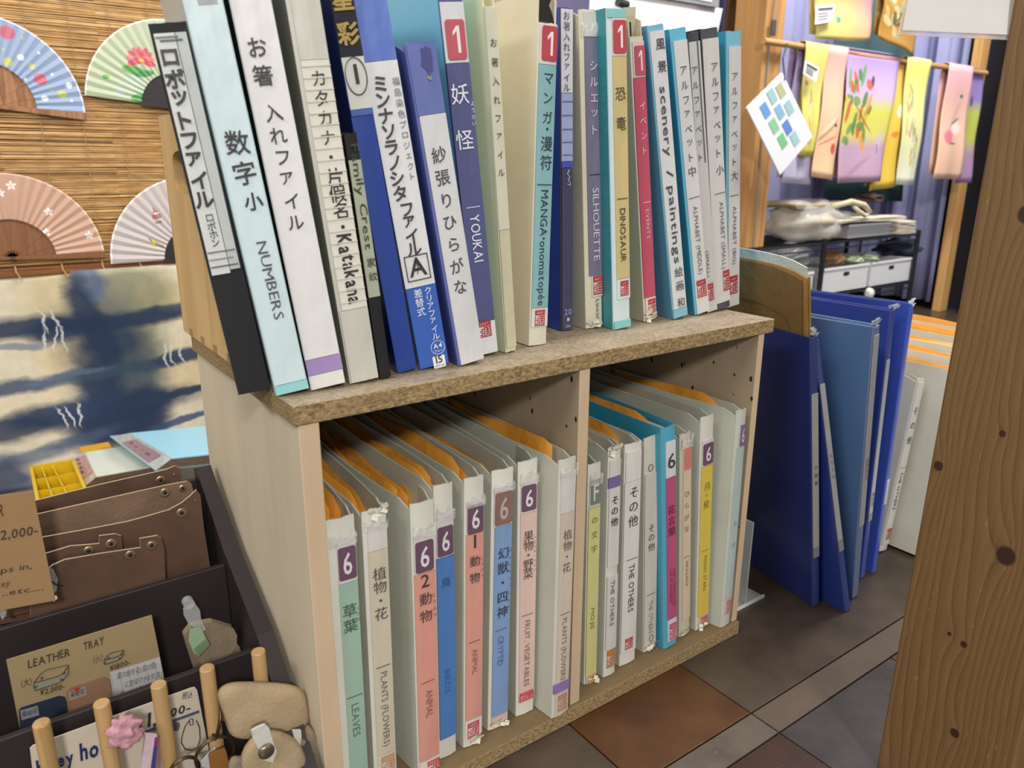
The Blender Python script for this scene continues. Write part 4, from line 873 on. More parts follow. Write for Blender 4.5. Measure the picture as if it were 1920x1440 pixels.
# timber post in the right foreground -------------------------------------------------
def post_wood():
    t = NT('post_wood'); tc = t.new('ShaderNodeTexCoord'); sp = t.new('ShaderNodeSeparateXYZ'); t.link(tc.outputs['Object'], sp.inputs[0])
    Yc, Zc = sp.outputs[1], sp.outputs[2]
    # growth lines run up the post and bend round the knots
    nv = t.new('ShaderNodeMapping'); t.link(tc.outputs['Object'], nv.inputs[0]); nv.inputs[3].default_value = (1, 1, .22)
    n = t.noise(nv.outputs[0], 9, 3)
    u = t.math('ADD', Yc, t.math('MULTIPLY', n, .055))
    dark = None
    for (ky, kz, kr) in KNOTS:
        dy_ = t.math('SUBTRACT', Yc, ky); dz_ = t.math('MULTIPLY', t.math('SUBTRACT', Zc, kz), .42)
        d = t.math('SQRT', t.math('ADD', t.math('MULTIPLY', dy_, dy_), t.math('MULTIPLY', dz_, dz_)))
        g = t.math('POWER', 2.718, t.math('MULTIPLY', d, -1/(kr*2.2)))
        u = t.math('ADD', u, t.math('MULTIPLY', g, kr*2.6))
        dd = t.math('SQRT', t.math('ADD', t.math('MULTIPLY', dy_, dy_), t.math('MULTIPLY', t.math('MULTIPLY', dz_, 2.1), t.math('MULTIPLY', dz_, 2.1))))
        k = t.math('SUBTRACT', 1.0, t.math('DIVIDE', dd, kr), None, True); k = t.math('MULTIPLY', k, 4.0, None, True)
        dark = k if dark is None else t.math('MAXIMUM', dark, k)
    f = t.math('FRACT', t.math('MULTIPLY', u, 150))
    line = t.ramp(f, [(0, (.35,)*3), (.10, (1,)*3), (.6, (.8,)*3), (.93, (.6,)*3), (1, (.35,)*3)])
    sm = t.new('ShaderNodeMapping'); t.link(tc.outputs['Object'], sm.inputs[0]); sm.inputs[3].default_value = (1, 1, .04)
    n2 = t.noise(sm.outputs[0], 500, 2)
    c = t.mix(line, lin('4e381e'), lin('80603a')); c = t.mix(1.0, c, t.ramp(n2, [(.3, (.82,)*3), (.7, (1,)*3)]), 'MULTIPLY')
    scr = t.ramp(t.noise(t.coord('Object', (1, 3.2, .7), rot=(.5, 0, 0)), 120, 2), [(.72, (0, 0, 0)), (.75, (1, 1, 1))])
    c = t.mix(t.math('MULTIPLY', scr, .25), c, lin('c8a070'))
    c = t.mix(dark, c, lin('351c16')); t.color(c); t.rough(.5); t.bump(n2, .2, .0006); return t.m
PX, PY0, PY1 = .478, -.228, -.338
def pk(px, py, r):
    p = at(px, py, 0, PX); return (p.y-PY0, p.z, r)
KNOTS = [pk(1880, 1047, .0085), pk(1803, 1212, .0032), pk(1788, 1377, .0045), pk(1871, 818, .003), pk(1912, 404, .007), pk(1776, 1192, .002), pk(1752, 878, .0045)]
m = MB(); lx = .021
def P_(y, x, z): return (x+lx*z*1.0, y, z)
m.hexa([P_(PY1-PY0, 0, 0), P_(PY1-PY0, .12, 0), P_(0, .12, 0), P_(0, 0, 0), P_(PY1-PY0, 0, 1.2), P_(PY1-PY0, .12, 1.2), P_(0, .12, 1.2), P_(0, 0, 1.2)])
o = m.obj('timber_post', post_wood(), bevel=.002, loc=(PX, PY0, .0005)); tag(o, 'thick knotty brown timber post in the right foreground', 'post')
# clear sign sleeve in front of the post's top
Tg = thing('sign_sleeve', 'clear plastic sleeve with a blank pale sheet, in the upper right corner before the post', 'sign', loc=(0, 0, 0))
q = [atd(1684, 66, .60), atd(1960, 78, .575), atd(1990, -160, .56), atd(1728, -170, .585)]
nrm = (q[1]-q[0]).cross(q[3]-q[0]).normalized()
MB().prism(q, nrm*.0012).obj('plastic_sleeve', M('f4f4f8', .12, var=0, trans=.92), Tg)
cq = sum(q, Vector())/4; qi = [a+(cq-a)*f for a, f in zip(q, (.06, .06, .04, .04))]; qi[0] = q[0].lerp(q[3], .035).lerp(q[1].lerp(q[2], .035), .02); qi[1] = q[1].lerp(q[2], .035)
MB().prism([a+nrm*.0013 for a in qi], nrm*.0006).obj('paper_sheet', M('c6c4c2', .7, var=.02), Tg)
MB().tube([q[2].lerp(q[3], .5), q[2].lerp(q[3], .5)+Vector((0, 0, .25))], .0008, 5).obj('cord', M('eeeeee', .5, var=0), Tg)

# ------------------------------------------------------------------ far right background
YR = .86
# light post with two faces
xa, xb = at(1439, 0, 1, .88).x, at(1475, 0, 1, .88).x; yb_ = at(1381, 0, 0, xa).y
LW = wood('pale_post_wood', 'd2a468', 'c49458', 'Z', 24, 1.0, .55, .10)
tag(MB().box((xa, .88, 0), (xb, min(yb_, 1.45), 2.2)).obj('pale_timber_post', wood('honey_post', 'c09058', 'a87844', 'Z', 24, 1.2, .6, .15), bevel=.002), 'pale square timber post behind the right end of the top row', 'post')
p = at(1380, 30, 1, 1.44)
tag(MB().box((p.x-.10, 1.40, 0), (p.x+.02, 1.455, 2.2)).obj('brown_timber_post', wood('umber', '7a5434', '5c3c22', 'Z', 24), bevel=.002), 'darker brown post, left of the pale timber post', 'post')
m = MB(); m.tube([at(1457, -20, 1, .875), at(1449, 40, 1, .875), at(1444, 62, 1, .875), at(1440, 120, 1, .877), at(1412, 480, 1, .877)], .0022, 6)
o = m.obj('rope', M('8c8c88', .6)); tag(o, 'thin grey rope with a small fitting running down the pale post', 'rope')
c_ = at(1448, 52, 1, .872); MB().box((c_.x-.008, c_.y-.008, c_.z-.02), (c_.x+.008, c_.y, c_.z+.02)).obj('fitting', M('5c5a56', .4, .4), o, bevel=.003)
# white panels at the top, behind the binders
def panel(name, label, pts, Y, th, mat, cat): return tag(MB().prism([at(a, b, 1, Y) for a, b in pts], (0, th, 0)).obj(name, mat, bevel=.001), label, cat)
panel('white_panel', 'large white board above the right half of the top row', [(1010, 60), (1346, 60), (1355, 16), (1250, 0), (1180, -40), (1010, -60)], 1.33, .01, M('eceeee', .5, var=.02), 'board')
Tw = panel('framed_print', 'white framed sheet with a grey border above the white board', [(1185, -14), (1348, 14), (1352, -70), (1185, -70)], 1.315, .01, M('8c9094', .4), 'frame')
MB().prism([at(a, b, 1, 1.312) for a, b in ((1195, -20), (1335, 4), (1338, -66), (1195, -66))], (0, .002, 0)).obj('sheet', M('e4e8ec', .5), Tw)
panel('dark_case', 'small dark purplish box glimpsed above the cobalt file', [(1040, 60), (1102, 60), (1106, -4), (1040, -4)], 1.29, .02, M('5c5878', .6), 'box')
m = MB(); m.tube([at(1158, 4, 1, 1.30), at(1176, 10, 1, 1.30)], .012, 10); tag(m.obj('roll_holder', M('2c2e30', .4)), 'short black cylindrical fitting on the white board above the dinosaur file', 'fitting')
# curtains
def curtain(label, A, B, z0, z1, mat, folds=7, amp=.03, back=(0, 1, 0)):
    A, B = Vector(A), Vector(B); bk = Vector(back); ph = random.random()*6
    m = MB(); m.grid(lambda u, v: A+(B-A)*u+Vector((0, 0, z0+(z1-z0)*v))+bk*(amp*math.sin(u*folds*6.283+ph+.5*math.sin(v*3))*(1.1-.4*v)+amp*.4*math.sin(u*folds*15+v*2)), 90, 10, thick=.002, tdir=bk)
    return tag(m.obj('curtain', mat, smooth=True), label, 'curtain', 'curtains round the corner')
STUD = at(1833, 90, 0, 2.98).y
PERI = M('9a9cc6', .85, var=.12, vs=5); NAV = M('34365c', .85, var=.1, vs=6)
curtain('dark navy curtain behind the left of the towel rod', (1.75, 1.40, 0), (2.09, 1.40, 0), .05, 2.1, NAV, 5, .02)
curtain('periwinkle curtain behind the towels and wire rack', (2.10, 1.33, 0), (3.06, 1.33, 0), .04, 2.1, PERI, 4, .025)
curtain('short periwinkle curtain in the corner left of the wooden upright', (3.02, 1.31, 0), (3.02, STUD+.04, 0), .03, 2.1, PERI, 3, .02, (1, 0, 0))
curtain('periwinkle curtain on the side wall beyond the timber post', (3.0, STUD-.11, 0), (3.0, -.5, 0), .02, 2.1, M('9092b8', .85, var=.12, vs=5), 6, .03, (1, 0, 0))
tq = [at(1545, 378, 1, 1.15), at(1690, 378, 1, 1.15), at(1722, -30, 1, 1.15), at(1572, -30, 1, 1.15)]
m = MB(); m.grid(lambda u, v: tq[0].lerp(tq[1], u).lerp(tq[3].lerp(tq[2], u), v)+Vector((0, .012*math.sin(u*16), 0)), 30, 6, thick=.002, tdir=(0, 1, 0))
tag(m.obj('teal_cloth', M('3c6068', .85, var=.35, vs=4), smooth=True), 'dark teal cloth hanging behind the towels', 'cloth')
wp = at(1833, 90, 0, 2.98); tag(MB().box((2.98, wp.y-.016, 0), (3.04, wp.y+.016, 2.1)).obj('wall_stud', LW, bevel=.002), 'narrow bare wooden upright between the two curtains', 'post')
# towel rod and towels
ra, rb = at(1432, 74, 1, YR), at(1848, 139, 1, YR); rb.z = ra.z = (ra.z+rb.z)/2
tag(MB().tube([ra, rb], .0085, 12).obj('towel_rod', wood('rod_wood', 'c89c64', 'a87c48', 'X', 40)), 'horizontal wooden rod carrying the hanging towels', 'rod')
def towel(label, quad, mat, Y, grp='printed hand towels on the rod', wav=.006, name='hand_towel'):
    q = [at(a, b, 1, Y) for a, b in quad]  # top-left, top-right, bottom-right, bottom-left
    if 'on the rod' in grp: q[0].z = q[1].z = ra.z+.011
    ph = random.random()*6; m = MB()
    def f(u, v):
        b = q[3].lerp(q[2], u).lerp(q[0].lerp(q[1], u), v); return b+Vector((0, -.010+wav*math.sin(u*7+ph)*(1-v)+.003*math.sin(v*9+ph), 0))
    m.grid(f, 14, 16, thick=.0015, tdir=(0, 1, 0))
    o = m.obj(name, mat, smooth=True)
    # the half that falls behind the rod
    m = MB(); m.grid(lambda u, v: q[0].lerp(q[1], u)+Vector((0, -.010+.022*v, .003*math.sin(math.pi*v))), 4, 6, thick=.0015, tdir=(0, 0, 1)); m.obj('fold', mat, o, smooth=True)
    m = MB(); m.grid(lambda u, v: (q[3].lerp(q[2], u)+Vector((.004, 0, .015))).lerp(q[0].lerp(q[1], u), v)+Vector((0, .012+.004*math.sin(u*6+ph), 0)), 8, 8, thick=.0015, tdir=(0, 1, 0)); m.obj('back_layer', mat, o, smooth=True)
    return tag(o, label, 'towel', grp)
def grad(stops):
    return lambda t, U, V: t.ramp(V, [(p, lin(c)) for p, c in stops])
random.seed(11)
def sprig(u, v, s, cols, n=12, sp=.14): return [(u+random.uniform(-sp, sp), v+random.uniform(-sp, sp)*1.1, random.uniform(.03, .07)*s, random.uniform(.016, .030)*s, random.uniform(0, 180), random.choice(cols), .2, .9) for _ in range(n)]
PT = lambda n, g, m: printed(n, 'ffffff', m, .85, warp=.02, wscale=6, basefn=grad(g))
towel('pale lilac towel mostly hidden behind the hanging sign board', [(1490, 86), (1506, 90), (1514, 346), (1462, 343)], PT('t0', [(0, 'c4c0dc'), (1, '8c78a8')], []), YR+.02)
towel('yellow-green flowered towel with a paper tag, leftmost on the rod', [(1503, 90), (1547, 102), (1519, 293), (1496, 292)], PT('t1', [(0, 'd2cc60'), (1, 'd6d07c')], sprig(.4, .45, 1.6, ['c08858', 'c4a0a8', '7a8c50', 'b06a50'], 16, .3)), YR)
towel('peach towel with a red flower and a rippled bowl drawing', [(1547, 102), (1584, 111), (1559, 338), (1518, 331)], PT('t2', [(0, 'e8c49c'), (.6, 'e8bc9c'), (1, 'dfa8a4')], [(.75, .24, .16, .05, 0, 'd05058', .2), (.45, .38, .42, .03, 15, 'a8985c', .2, .8), (.45, .41, .40, .025, 15, 'ecd0b0', .2, 1), (.5, .30, .4, .012, 8, 'c46c60', .3, .7), (.7, .42, .08, .014, 0, '3a3430', .2)]), YR)
towel('wide towel in violet, yellow and mauve bands with orange berries', [(1584, 111), (1681, 129), (1643, 340), (1561, 343)], PT('t3', [(.0, 'b494ac'), (.28, 'bc9cb4'), (.38, 'd8d070'), (.56, 'd4d458'), (.68, 'c8b4d0'), (1, 'a98cc4')],
      [(.52, .78, .05, .035, 80, '54486c', .2)]+sprig(.27, .56, 1.5, ['5c8c4c', '4c7c48', 'd89848', 'e0b848', 'c85c3c', '6c9c54'], 34, .24)+[(.42, .50, .28, .01, -28, '6a5848', .3, .8), (.82, .34, .035, .09, 0, 'c8b8e0', .3, .9), (.80, .27, .02, .05, 0, '8c70a8', .3, .9), (.45, .12, .3, .03, 20, 'a484a0', .5, .8)]), YR)
towel('deep yellow towel hanging edge-on with a white flower', [(1681, 129), (1694, 131), (1676, 349), (1625, 358)], PT('t4', [(0, 'd8b840'), (.5, 'e4c048'), (1, 'e8b85c')], [(.7, .6, .2, .06, 0, 'f0e8d0', .3), (.6, .42, .2, .03, 0, 'dc8438', .3)]), YR+.012)
towel('pale yellow towel with faint mauve sprigs', [(1693, 131), (1737, 137), (1712, 347), (1679, 346)], PT('t5', [(0, 'dce0cc'), (.4, 'dcdca4'), (1, 'dcdc70')], sprig(.35, .62, 1.2, ['b0a868', 'c89c88', 'a8a878'], 16, .2)+sprig(.6, .3, 1.2, ['8ca068', '9c88b0', 'c8a858'], 14, .18)), YR)
towel('pink towel with peonies, next to last on the rod', [(1771, 138), (1817, 137), (1795, 336), (1746, 335)], PT('t6', [(0, 'e4bc9c'), (.6, 'e4b8a4'), (1, 'dcaab4')], [(.32, .38, .2, .075, 0, 'd87c88', .3), (.6, .46, .26, .07, 0, 'ecdcd4', .5), (.5, .56, .3, .05, 30, 'd8a09c', .3, .8), (.55, .52, .2, .014, 10, '4c8c54', .2), (.5, .32, .18, .012, 0, '5c8c54', .2), (.68, .74, .08, .02, 0, '4c7c54', .2)]), YR)
towel('violet and lime towel at the right end of the rod', [(1817, 138), (1840, 138), (1812, 342), (1778, 344)], PT('t7', [(0, '9c7c9c'), (.25, '9c7c9c'), (.4, 'b0b450'), (.62, 'b4c050'), (.74, '8c78b0'), (1, '7c68a4')], [(.3, .72, .12, .05, 0, '4c4068', .2)]), YR+.014)
towel('yellow towel shading to pink with a paper tag, hung above the rod', [(1523, -60), (1640, -60), (1620, 78), (1522, 74)], PT('u1', [(0, 'd8cc78'), (.5, 'd8c080'), (1, 'c88c90')], [(1.0, .6, .45, 1.0, 0, 'cc8490', .9, .9), (.4, .28, .05, .05, 0, '4c9c94', .2)]+sprig(.45, .75, 1.2, ['5c8450', '6c5c3c', 'c8a858', 'c86c5c'], 14, .14)), YR, 'towels hung above the rod')
towel('mustard brown patterned towel hanging above the rod', [(1660, -60), (1735, -60), (1710, 106), (1643, 70)], PT('u2', [(0, 'b08438'), (1, 'a87c38')], sprig(.35, .45, 2.0, ['d8c890', '8c9c88', 'c8b078', '4c5440'], 22, .3)), YR-.01, 'towels hung above the rod')
def ptag(label, quad, Y):
    o = panel('price_tag', label, quad, Y, .001, M('eeeeee', .6, var=.02), 'tag'); o['group'] = 'paper tags on the towels'
    q = [at(a, b, 1, Y-.001) for a, b in quad]; m = MB()
    for f in (.2, .45, .6, .75):
        a = q[0].lerp(q[3], f).lerp(q[1].lerp(q[2], f), .15); b = q[0].lerp(q[3], f).lerp(q[1].lerp(q[2], f), .9 if f < .3 else .7); m.tube([a, b], .0022 if f < .3 else .0007, 4)
    m.obj('print_line', M('44464c', .6, var=0), o)
ptag('small white paper tag clipped to the leftmost yellow-green towel', [(1510, 113), (1536, 127), (1530, 154), (1506, 138)], YR-.03)
ptag('small white paper tag clipped to the towel above the rod', [(1530, 10), (1566, 8), (1562, 40), (1528, 46)], YR-.03)
# hanging sign board with small pictures
Ts = thing('hanging_sign', 'tilted white board with small blue and green pictures hanging from the rod', 'sign', loc=(0, 0, 0))
sb = [at(a, b, 1, YR-.06) for a, b in ((1467, 136), (1524, 256), (1463, 328), (1400, 202))]
MB().prism(sb, (0, .004, 0)).obj('sign_board', M('e4e6ea', .5, var=.02), Ts, bevel=.002)
MB().tube([at(1476, 82, 1, YR-.01), at(1468, 110, 1, YR-.05), at(1472, 150, 1, YR-.062)], .0022, 5).obj('string', M('2a2a2c', .6, var=0), Ts)
for (fx_, fy_, c) in ((.16, .20, 'b8bc90'), (.13, .42, '9cc8c8'), (.30, .24, 'a8c8c0') if False else (.42, .20, 'a0c4c8'), (.36, .42, '8cb4d8'), (.20, .68, '6a9cdc'), (.44, .66, '8cc8a0'), (.60, .42, '6888d0'), (.68, .64, '7cc48c'), (.80, .38, 'a4c8cc')):
    m = MB(); pts = []
    for a, b in ((-.09, -.08), (.09, -.08), (.09, .08), (-.09, .08)):
        pts.append(sb[0].lerp(sb[1], fx_+a).lerp(sb[3].lerp(sb[2], fx_+a), fy_+b)+Vector((0, -.0012, 0)))
    m.prism(pts, (0, .0006, 0)).obj('picture', M(c, .5, var=.1, vs=150), Ts)
# wire rack ---------------------------------------------------------------------------
YK = .84
zs1, zs2 = at(1715, 440, 1, YK).z, at(1711, 529, 1, YK).z
xk0, xkm, xk1 = at(1420, 470, 1, YK).x, at(1541, 500, 1, YK).x, at(1722, 440, 1, YK).x
rk = thing('wire_rack', 'black wire rack holding storage boxes and fabric beneath the towels', 'rack', loc=(0, 0, 0))
BLK = M('1e2022', .4, .3)
for x in (xkm, xk1):
    for y in (YK, YK+.26): MB().tube([(x, y, .0), (x, y, zs1+.015)], .008, 8).obj('post', BLK, rk)
for x in (xk0,): MB().tube([(x, YK+.26, 0), (x, YK+.26, zs1+.015)], .008, 8).obj('post', BLK, rk)
for z in (zs1, zs2):
    m = MB(); m.tube([(xk0, YK, z), (xk1, YK, z)], .0035, 6); m.tube([(xk0, YK, z-.018), (xk1, YK, z-.018)], .0025, 6); m.tube([(xk0, YK+.26, z), (xk1, YK+.26, z)], .0035, 6); m.tube([(xk1, YK, z), (xk1, YK+.26, z)], .0035, 6)
    k = 60
    for i in range(k): m.tube([(xk0+(xk1-xk0)*i/k, YK, z+.002), (xk0+(xk1-xk0)*i/k, YK+.26, z+.002)], .0014, 4, cap=False)
    m.obj('shelf', BLK, rk)
def sbox(label, xa, xb, z0, h_, c='cfd0d2', hole=True):
    T = thing('storage_box', label, 'box', loc=(0, 0, 0), group='white boxes on the wire rack')
    x0, x1 = at(xa, 520, 1, YK).x, at(xb, 500, 1, YK).x
    y0 = YK+.010; z1 = z0+h_
    m = MB(); m.box((x0, y0, z0), (x1, y0+.003, z1)); m.box((x0, y0+.20, z0), (x1, y0+.203, z1)); m.box((x0, y0+.003, z0), (x0+.003, y0+.2, z1)); m.box((x1-.003, y0+.003, z0), (x1, y0+.2, z1)); m.box((x0, y0, z0-.0), (x1, y0+.2, z0+.003))
    m.obj('body', M(c, .5, var=.03), T); MB().box((x0-.001, y0-.003, z1-.006), (x1+.001, y0-.0002, z1+.001)).obj('rim', M('e2e3e4', .5, var=0), T)
    if hole:
        cx = (x0+x1)/2; MB().prism(rrect(cx-.016, cx+.016, z1-.030, z1-.018, .005, y0-.0012), (0, .001, 0)).obj('hand_hole', M('141416', .6, var=0), T)
    return T
zb_ = zs2+.004
sbox('left white storage box with its end hidden behind the pale post', 1432, 1532, zb_, .078)
sbox('white storage box with a dark hand hole in the middle of the rack', 1549, 1634, zb_, .082)
sbox('right white storage box with a dark hand hole beside the rack post', 1637, 1712, zb_, .082)
sbox('low grey box on the rack top under the folded cloth', 1585, 1664, zs1+.004, .045, 'a8a8aa', False)
def blob(name, label, cat, c, r, mat, amp=.2, seed=0, grp=None, lumps=7, n=18):
    rnd = random.Random(seed); D_ = [(rnd.uniform(0, 6.28), rnd.uniform(-1.3, 1.3), rnd.uniform(.3, 1)) for _ in range(lumps)]
    m = MB(); vs = []; fs = []
    for j in range(n+1):
        th = math.pi*j/n
        for i in range(2*n):
            ph = math.pi*i/n; d = Vector((math.sin(th)*math.cos(ph), math.sin(th)*math.sin(ph), math.cos(th))); k = 1
            for a, b, s in D_:
                e = Vector((math.cos(b)*math.cos(a), math.cos(b)*math.sin(a), math.sin(b))); k += amp*s*math.cos(9*d.dot(e)+a)*.35
            p = Vector((d.x*r[0], d.y*r[1], d.z*r[2]))*k; p.z = max(p.z, -r[2]*.8); vs.append(Vector(c)+p)
    for j in range(n):
        for i in range(2*n): fs.append((j*2*n+i, j*2*n+(i+1) % (2*n), (j+1)*2*n+(i+1) % (2*n), (j+1)*2*n+i))
    m.add(vs, fs); o = m.obj(name, mat, smooth=True)
    return tag(o, label, cat, grp) if label else o
# fabric rolled in plastic film
c_ = at(1508, 412, 1, YK+.10); FAB = M('c4b6a2', .9, var=.25, vs=30, bump=.3, bs=60)
fb = blob('fabric_bundle', 'beige fabric bundle wrapped in clear plastic on top of the rack', 'fabric', (c_.x, c_.y, zs1+.058), (.150, .09, .062), FAB, .22, 3)
o = blob('plastic_film', None, None, (c_.x-.01, c_.y-.006, zs1+.060), (.163, .102, .070), M('f4f4f4', .15, var=0, bump=.9, bs=30, alpha=.28), .28, 5); o.parent = fb
c_ = at(1470, 462, 1, YK+.08); blob('plastic_bag', 'crumpled clear plastic bag hanging below the fabric bundle', 'bag', (c_.x, YK+.08, zs2+.128), (.10, .07, .045), M('a8a8ac', .15, var=.2, bump=.9, bs=30, alpha=.5), .3, 9)
# folded cloths
def stack(label, px0, px1, z0, n, c, dz=.0045, grp='folded cloths on the rack', yo=.02, slope=0):
    T = thing('folded_cloth', label, 'cloth', loc=(0, 0, 0), group=grp); x0, x1 = at(px0, 420, 1, YK).x, at(px1, 420, 1, YK).x; rnd = random.Random(len(label))
    for i in range(n):
        a, b = rnd.uniform(-.008, .008), rnd.uniform(-.008, .008); z = z0+i*(dz+.0004); ph = rnd.random()*6
        m = MB(); m.grid(lambda u, v: (x0+a+(x1-x0+b-a)*u, YK+yo+.2*v, z+slope*u+.002*math.sin(u*6+ph)+(.002*math.sin(v*8))), 10, 6, thick=dz, tdir=(0, 0, 1)); m.obj('layer', M(c, .9, var=.08), T, smooth=False)
    return T
stack('pile of folded cream cloth at the right end of the rack top', 1655, 1728, zs1+.004, 9, 'd4cab4', dz=.0042)
stack('flat cream cloth lying over the grey box', 1570, 1690, zs1+.058, 2, 'd8cfb8', yo=-.01)
stack('thin olive and peach cloths lying on the fabric bundle', 1500, 1610, zs1+.108, 3, 'b4a078', yo=.02, dz=.003)
c_ = at(1622, 372, 1, YK+.04); m = MB()
m.tube([at(1560, 388, 1, YK+.02), at(1596, 378, 1, YK), at(1620, 384, 1, YK-.01), at(1632, 398, 1, YK-.012), at(1622, 404, 1, YK-.012), at(1610, 396, 1, YK-.01), at(1600, 386, 1, YK)], [.008, .009, .009, .008, .007, .007, .006], 8)
tag(m.obj('tote_strap', M('c8bea0', .9, var=.1), smooth=True), 'cream tote strap looped over the cloths on the rack', 'strap')
blob('dark_scarf', 'small dark red-brown scarf crumpled on top of the cloths', 'scarf', at(1628, 372, 1, YK+.05), (.05, .04, .014), M('4a342c', .9), .3, 4)
blob('navy_cloth', 'crumpled navy cloth on top of the right storage box', 'cloth', (at(1680, 470, 1, YK+.1).x, YK+.10, zb_+.105), (.075, .07, .034), M('23263a', .9), .3, 6)
blob('orange_packet', 'orange and white packet in plastic on the middle storage box', 'packet', (at(1558, 472, 1, YK+.08).x, YK+.07, zb_+.10), (.035, .04, .022), M('b4855c', .3, var=.4, vs=50), .25, 8)
for i, px in enumerate((1600, 1628)):
    blob('green_packet', ('pale green packet on the middle box beside the orange packet', 'pale green packet near the navy cloth')[i], 'packet', (at(px, 480, 1, YK+.04).x, YK+.05, zb_+.094), (.035, .04, .012), M('b4c4a0', .4, var=.3, vs=60), .25, 20+i, 'green packets')
blob('pale_cup', 'small pale rounded lump hanging under the boxes of the rack', 'ornament', at(1630, 550, 1, YK-.01), (.016, .016, .018), M('c8ccc8', .5), .1, 2)

# ------------------------------------------------------------------ left: things lying on the low table
def slab(pts_top, th, z):       # world polygon at height z (top), thickness th downwards
    m = MB(); m.prism([Vector((p.x, p.y, z)) for p in pts_top], (0, 0, -th)); return m
ZT = -.138
# yellow compartment tray
Ty = thing('sorting_tray', 'bright yellow plastic tray with small compartments behind the leather trays', 'tray', loc=(0, 0, 0))
YEL = M('d8b41c', .35, var=.05, coat=.3)
zz = -.045
q = [at(58, 874, 2, zz), at(136, 862, 2, zz), at(172, 945, 2, zz), at(76, 965, 2, zz)]
q = [q[3], q[2], q[1], q[0]]        # front-left, front-right, back-right, back-left
def wall_(a, b, th=.0035, z0=ZT+.001, z1=zz):
    d = (b-a).normalized(); n_ = Vector((-d.y, d.x, 0))*th/2; m = MB()
    m.hexa([(p.x, p.y, z0) for p in (a-n_, b-n_, b+n_, a+n_)]+[(p.x, p.y, z1) for p in (a-n_, b-n_, b+n_, a+n_)]); return m
for a, b in ((0, 1), (1, 2), (2, 3), (3, 0)): wall_(q[a], q[b], .006).obj('rim', YEL, Ty)
for k in range(1, 3): wall_(q[0].lerp(q[1], k/3), q[3].lerp(q[2], k/4), .003, zz-.05, zz-.006).obj('divider', YEL, Ty)
for k in range(1, 4): wall_(q[0].lerp(q[3], k/4), q[1].lerp(q[2], k/4), .003, zz-.05, zz-.006).obj('divider', YEL, Ty)
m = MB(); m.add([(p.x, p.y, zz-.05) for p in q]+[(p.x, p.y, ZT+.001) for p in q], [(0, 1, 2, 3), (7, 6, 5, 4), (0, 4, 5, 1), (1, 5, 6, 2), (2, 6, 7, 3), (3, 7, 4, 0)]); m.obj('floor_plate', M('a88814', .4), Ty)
def lying(name, label, quad, zb_, zt_, depth, covc, spc, labc, lab, text, grp):
    """file lying flat; quad = spine face: lower-back, lower-front, upper-front, upper-back (px); cover runs on by the depth vector"""
    T = thing(name, label, 'file binder', loc=(0, 0, 0), group=grp)
    lb_, lf_, uf_, ub_ = at(*quad[0], 2, zb_), at(*quad[1], 2, zb_), at(*quad[2], 2, zt_), at(*quad[3], 2, zt_)
    d = Vector(depth); up = Vector((0, 0, .0022))
    MB().hexa([ub_-up, uf_-up, uf_+d-up, ub_+d-up, ub_, uf_, uf_+d, ub_+d]).obj('cover', M(covc, .35, var=.03, coat=.2), T)
    MB().hexa([lb_, lf_, lf_+d*1.1, lb_+d*1.1, lb_+up, lf_+up, lf_+d*1.1+up, lb_+d*1.1+up]).obj('cover', M(covc, .35, var=.03, coat=.2), T)
    n_ = (lf_-lb_).cross(ub_-lb_).normalized(); n_ = n_ if n_.dot(CC-lb_) > 0 else -n_
    MB().prism([lb_, lf_, uf_, ub_], -n_*.0018).obj('spine', sleeve(spc, .5), T)
    k = 7; m = MB()
    for i in range(k):
        f0, f1 = .10+.82*i/k, .10+.82*(i+.7)/k
        a, b = lb_.lerp(ub_, f0)+d*.04, lf_.lerp(uf_, f0)+d*.04; a2, b2 = lb_.lerp(ub_, f1)+d*.04, lf_.lerp(uf_, f1)+d*.04
        m.hexa([a, b, b+d*.93, a+d*.93, a2, b2, b2+d*.93, a2+d*.93])
    m.obj('pages', M('b89c8c', .7, var=.25, vs=100), T)
    S = lambda u, v, e=.001: lb_.lerp(lf_, u).lerp(ub_.lerp(uf_, u), v)+n_*e
    u0, u1, v0, v1 = lab
    lb = MB().prism([S(u0, v0), S(u1, v0), S(u1, v1), S(u0, v1)], -n_*.0006).obj('spine_label', sleeve(labc, .8), T)
    m = MB(); st = (u1-u0)*.8/len(text); L = (lf_-lb_).length; Hh = (ub_-lb_).length
    for i, ch in enumerate(text):
        v, f, bb = glyph(ch, .006); sz = min(st*L, (v1-v0)*Hh)*.75
        m.add([S(u0+st*(i+.7)+(b-.35)*-sz/L*-1*-1, (v0+v1)/2+(a-.45)*-sz/Hh*-1, .0014) for a, b in v], f)
    m.obj('lettering', M('7c4c54', .5, var=0), lb)
    return T
lying_green = lying('file_binder', 'pale green-white file with a pink spine label lying on the low table', ((123, 855), (144, 925), (181, 893), (160, 848)), -.10, -.055, (at(300, 872, 2, -.055)-at(181, 893, 2, -.055))*1.0, 'd8dfd2', 'dcdcd6', 'd8a8a4', (.12, .80, .12, .95), '動物鳥魚', 'files lying on the low table')
d_ = at(420, 858, 2, .0)-at(325, 859, 2, .0)
lying('file_binder', 'sky blue file with a mauve spine label lying beside the cabinet', ((206, 819), (291, 883), (323, 859), (243, 812)), -.035, .0, (at(480, 842, 2, .0)-at(323, 859, 2, .0)), '9ccfe6', 'd0d8dc', 'b08c9c', (.22, .82, .15, .85), 'きもの型', 'files lying on the low table')
py_ = lying_green; p0, p1 = at(152, 846, 2, -.062), at(206, 833, 2, -.062)
MB().box((p0.x, p0.y-.02, -.066), (p1.x, p1.y+.02, -.062)).obj('yellow_divider', M('d8a828', .5), py_)

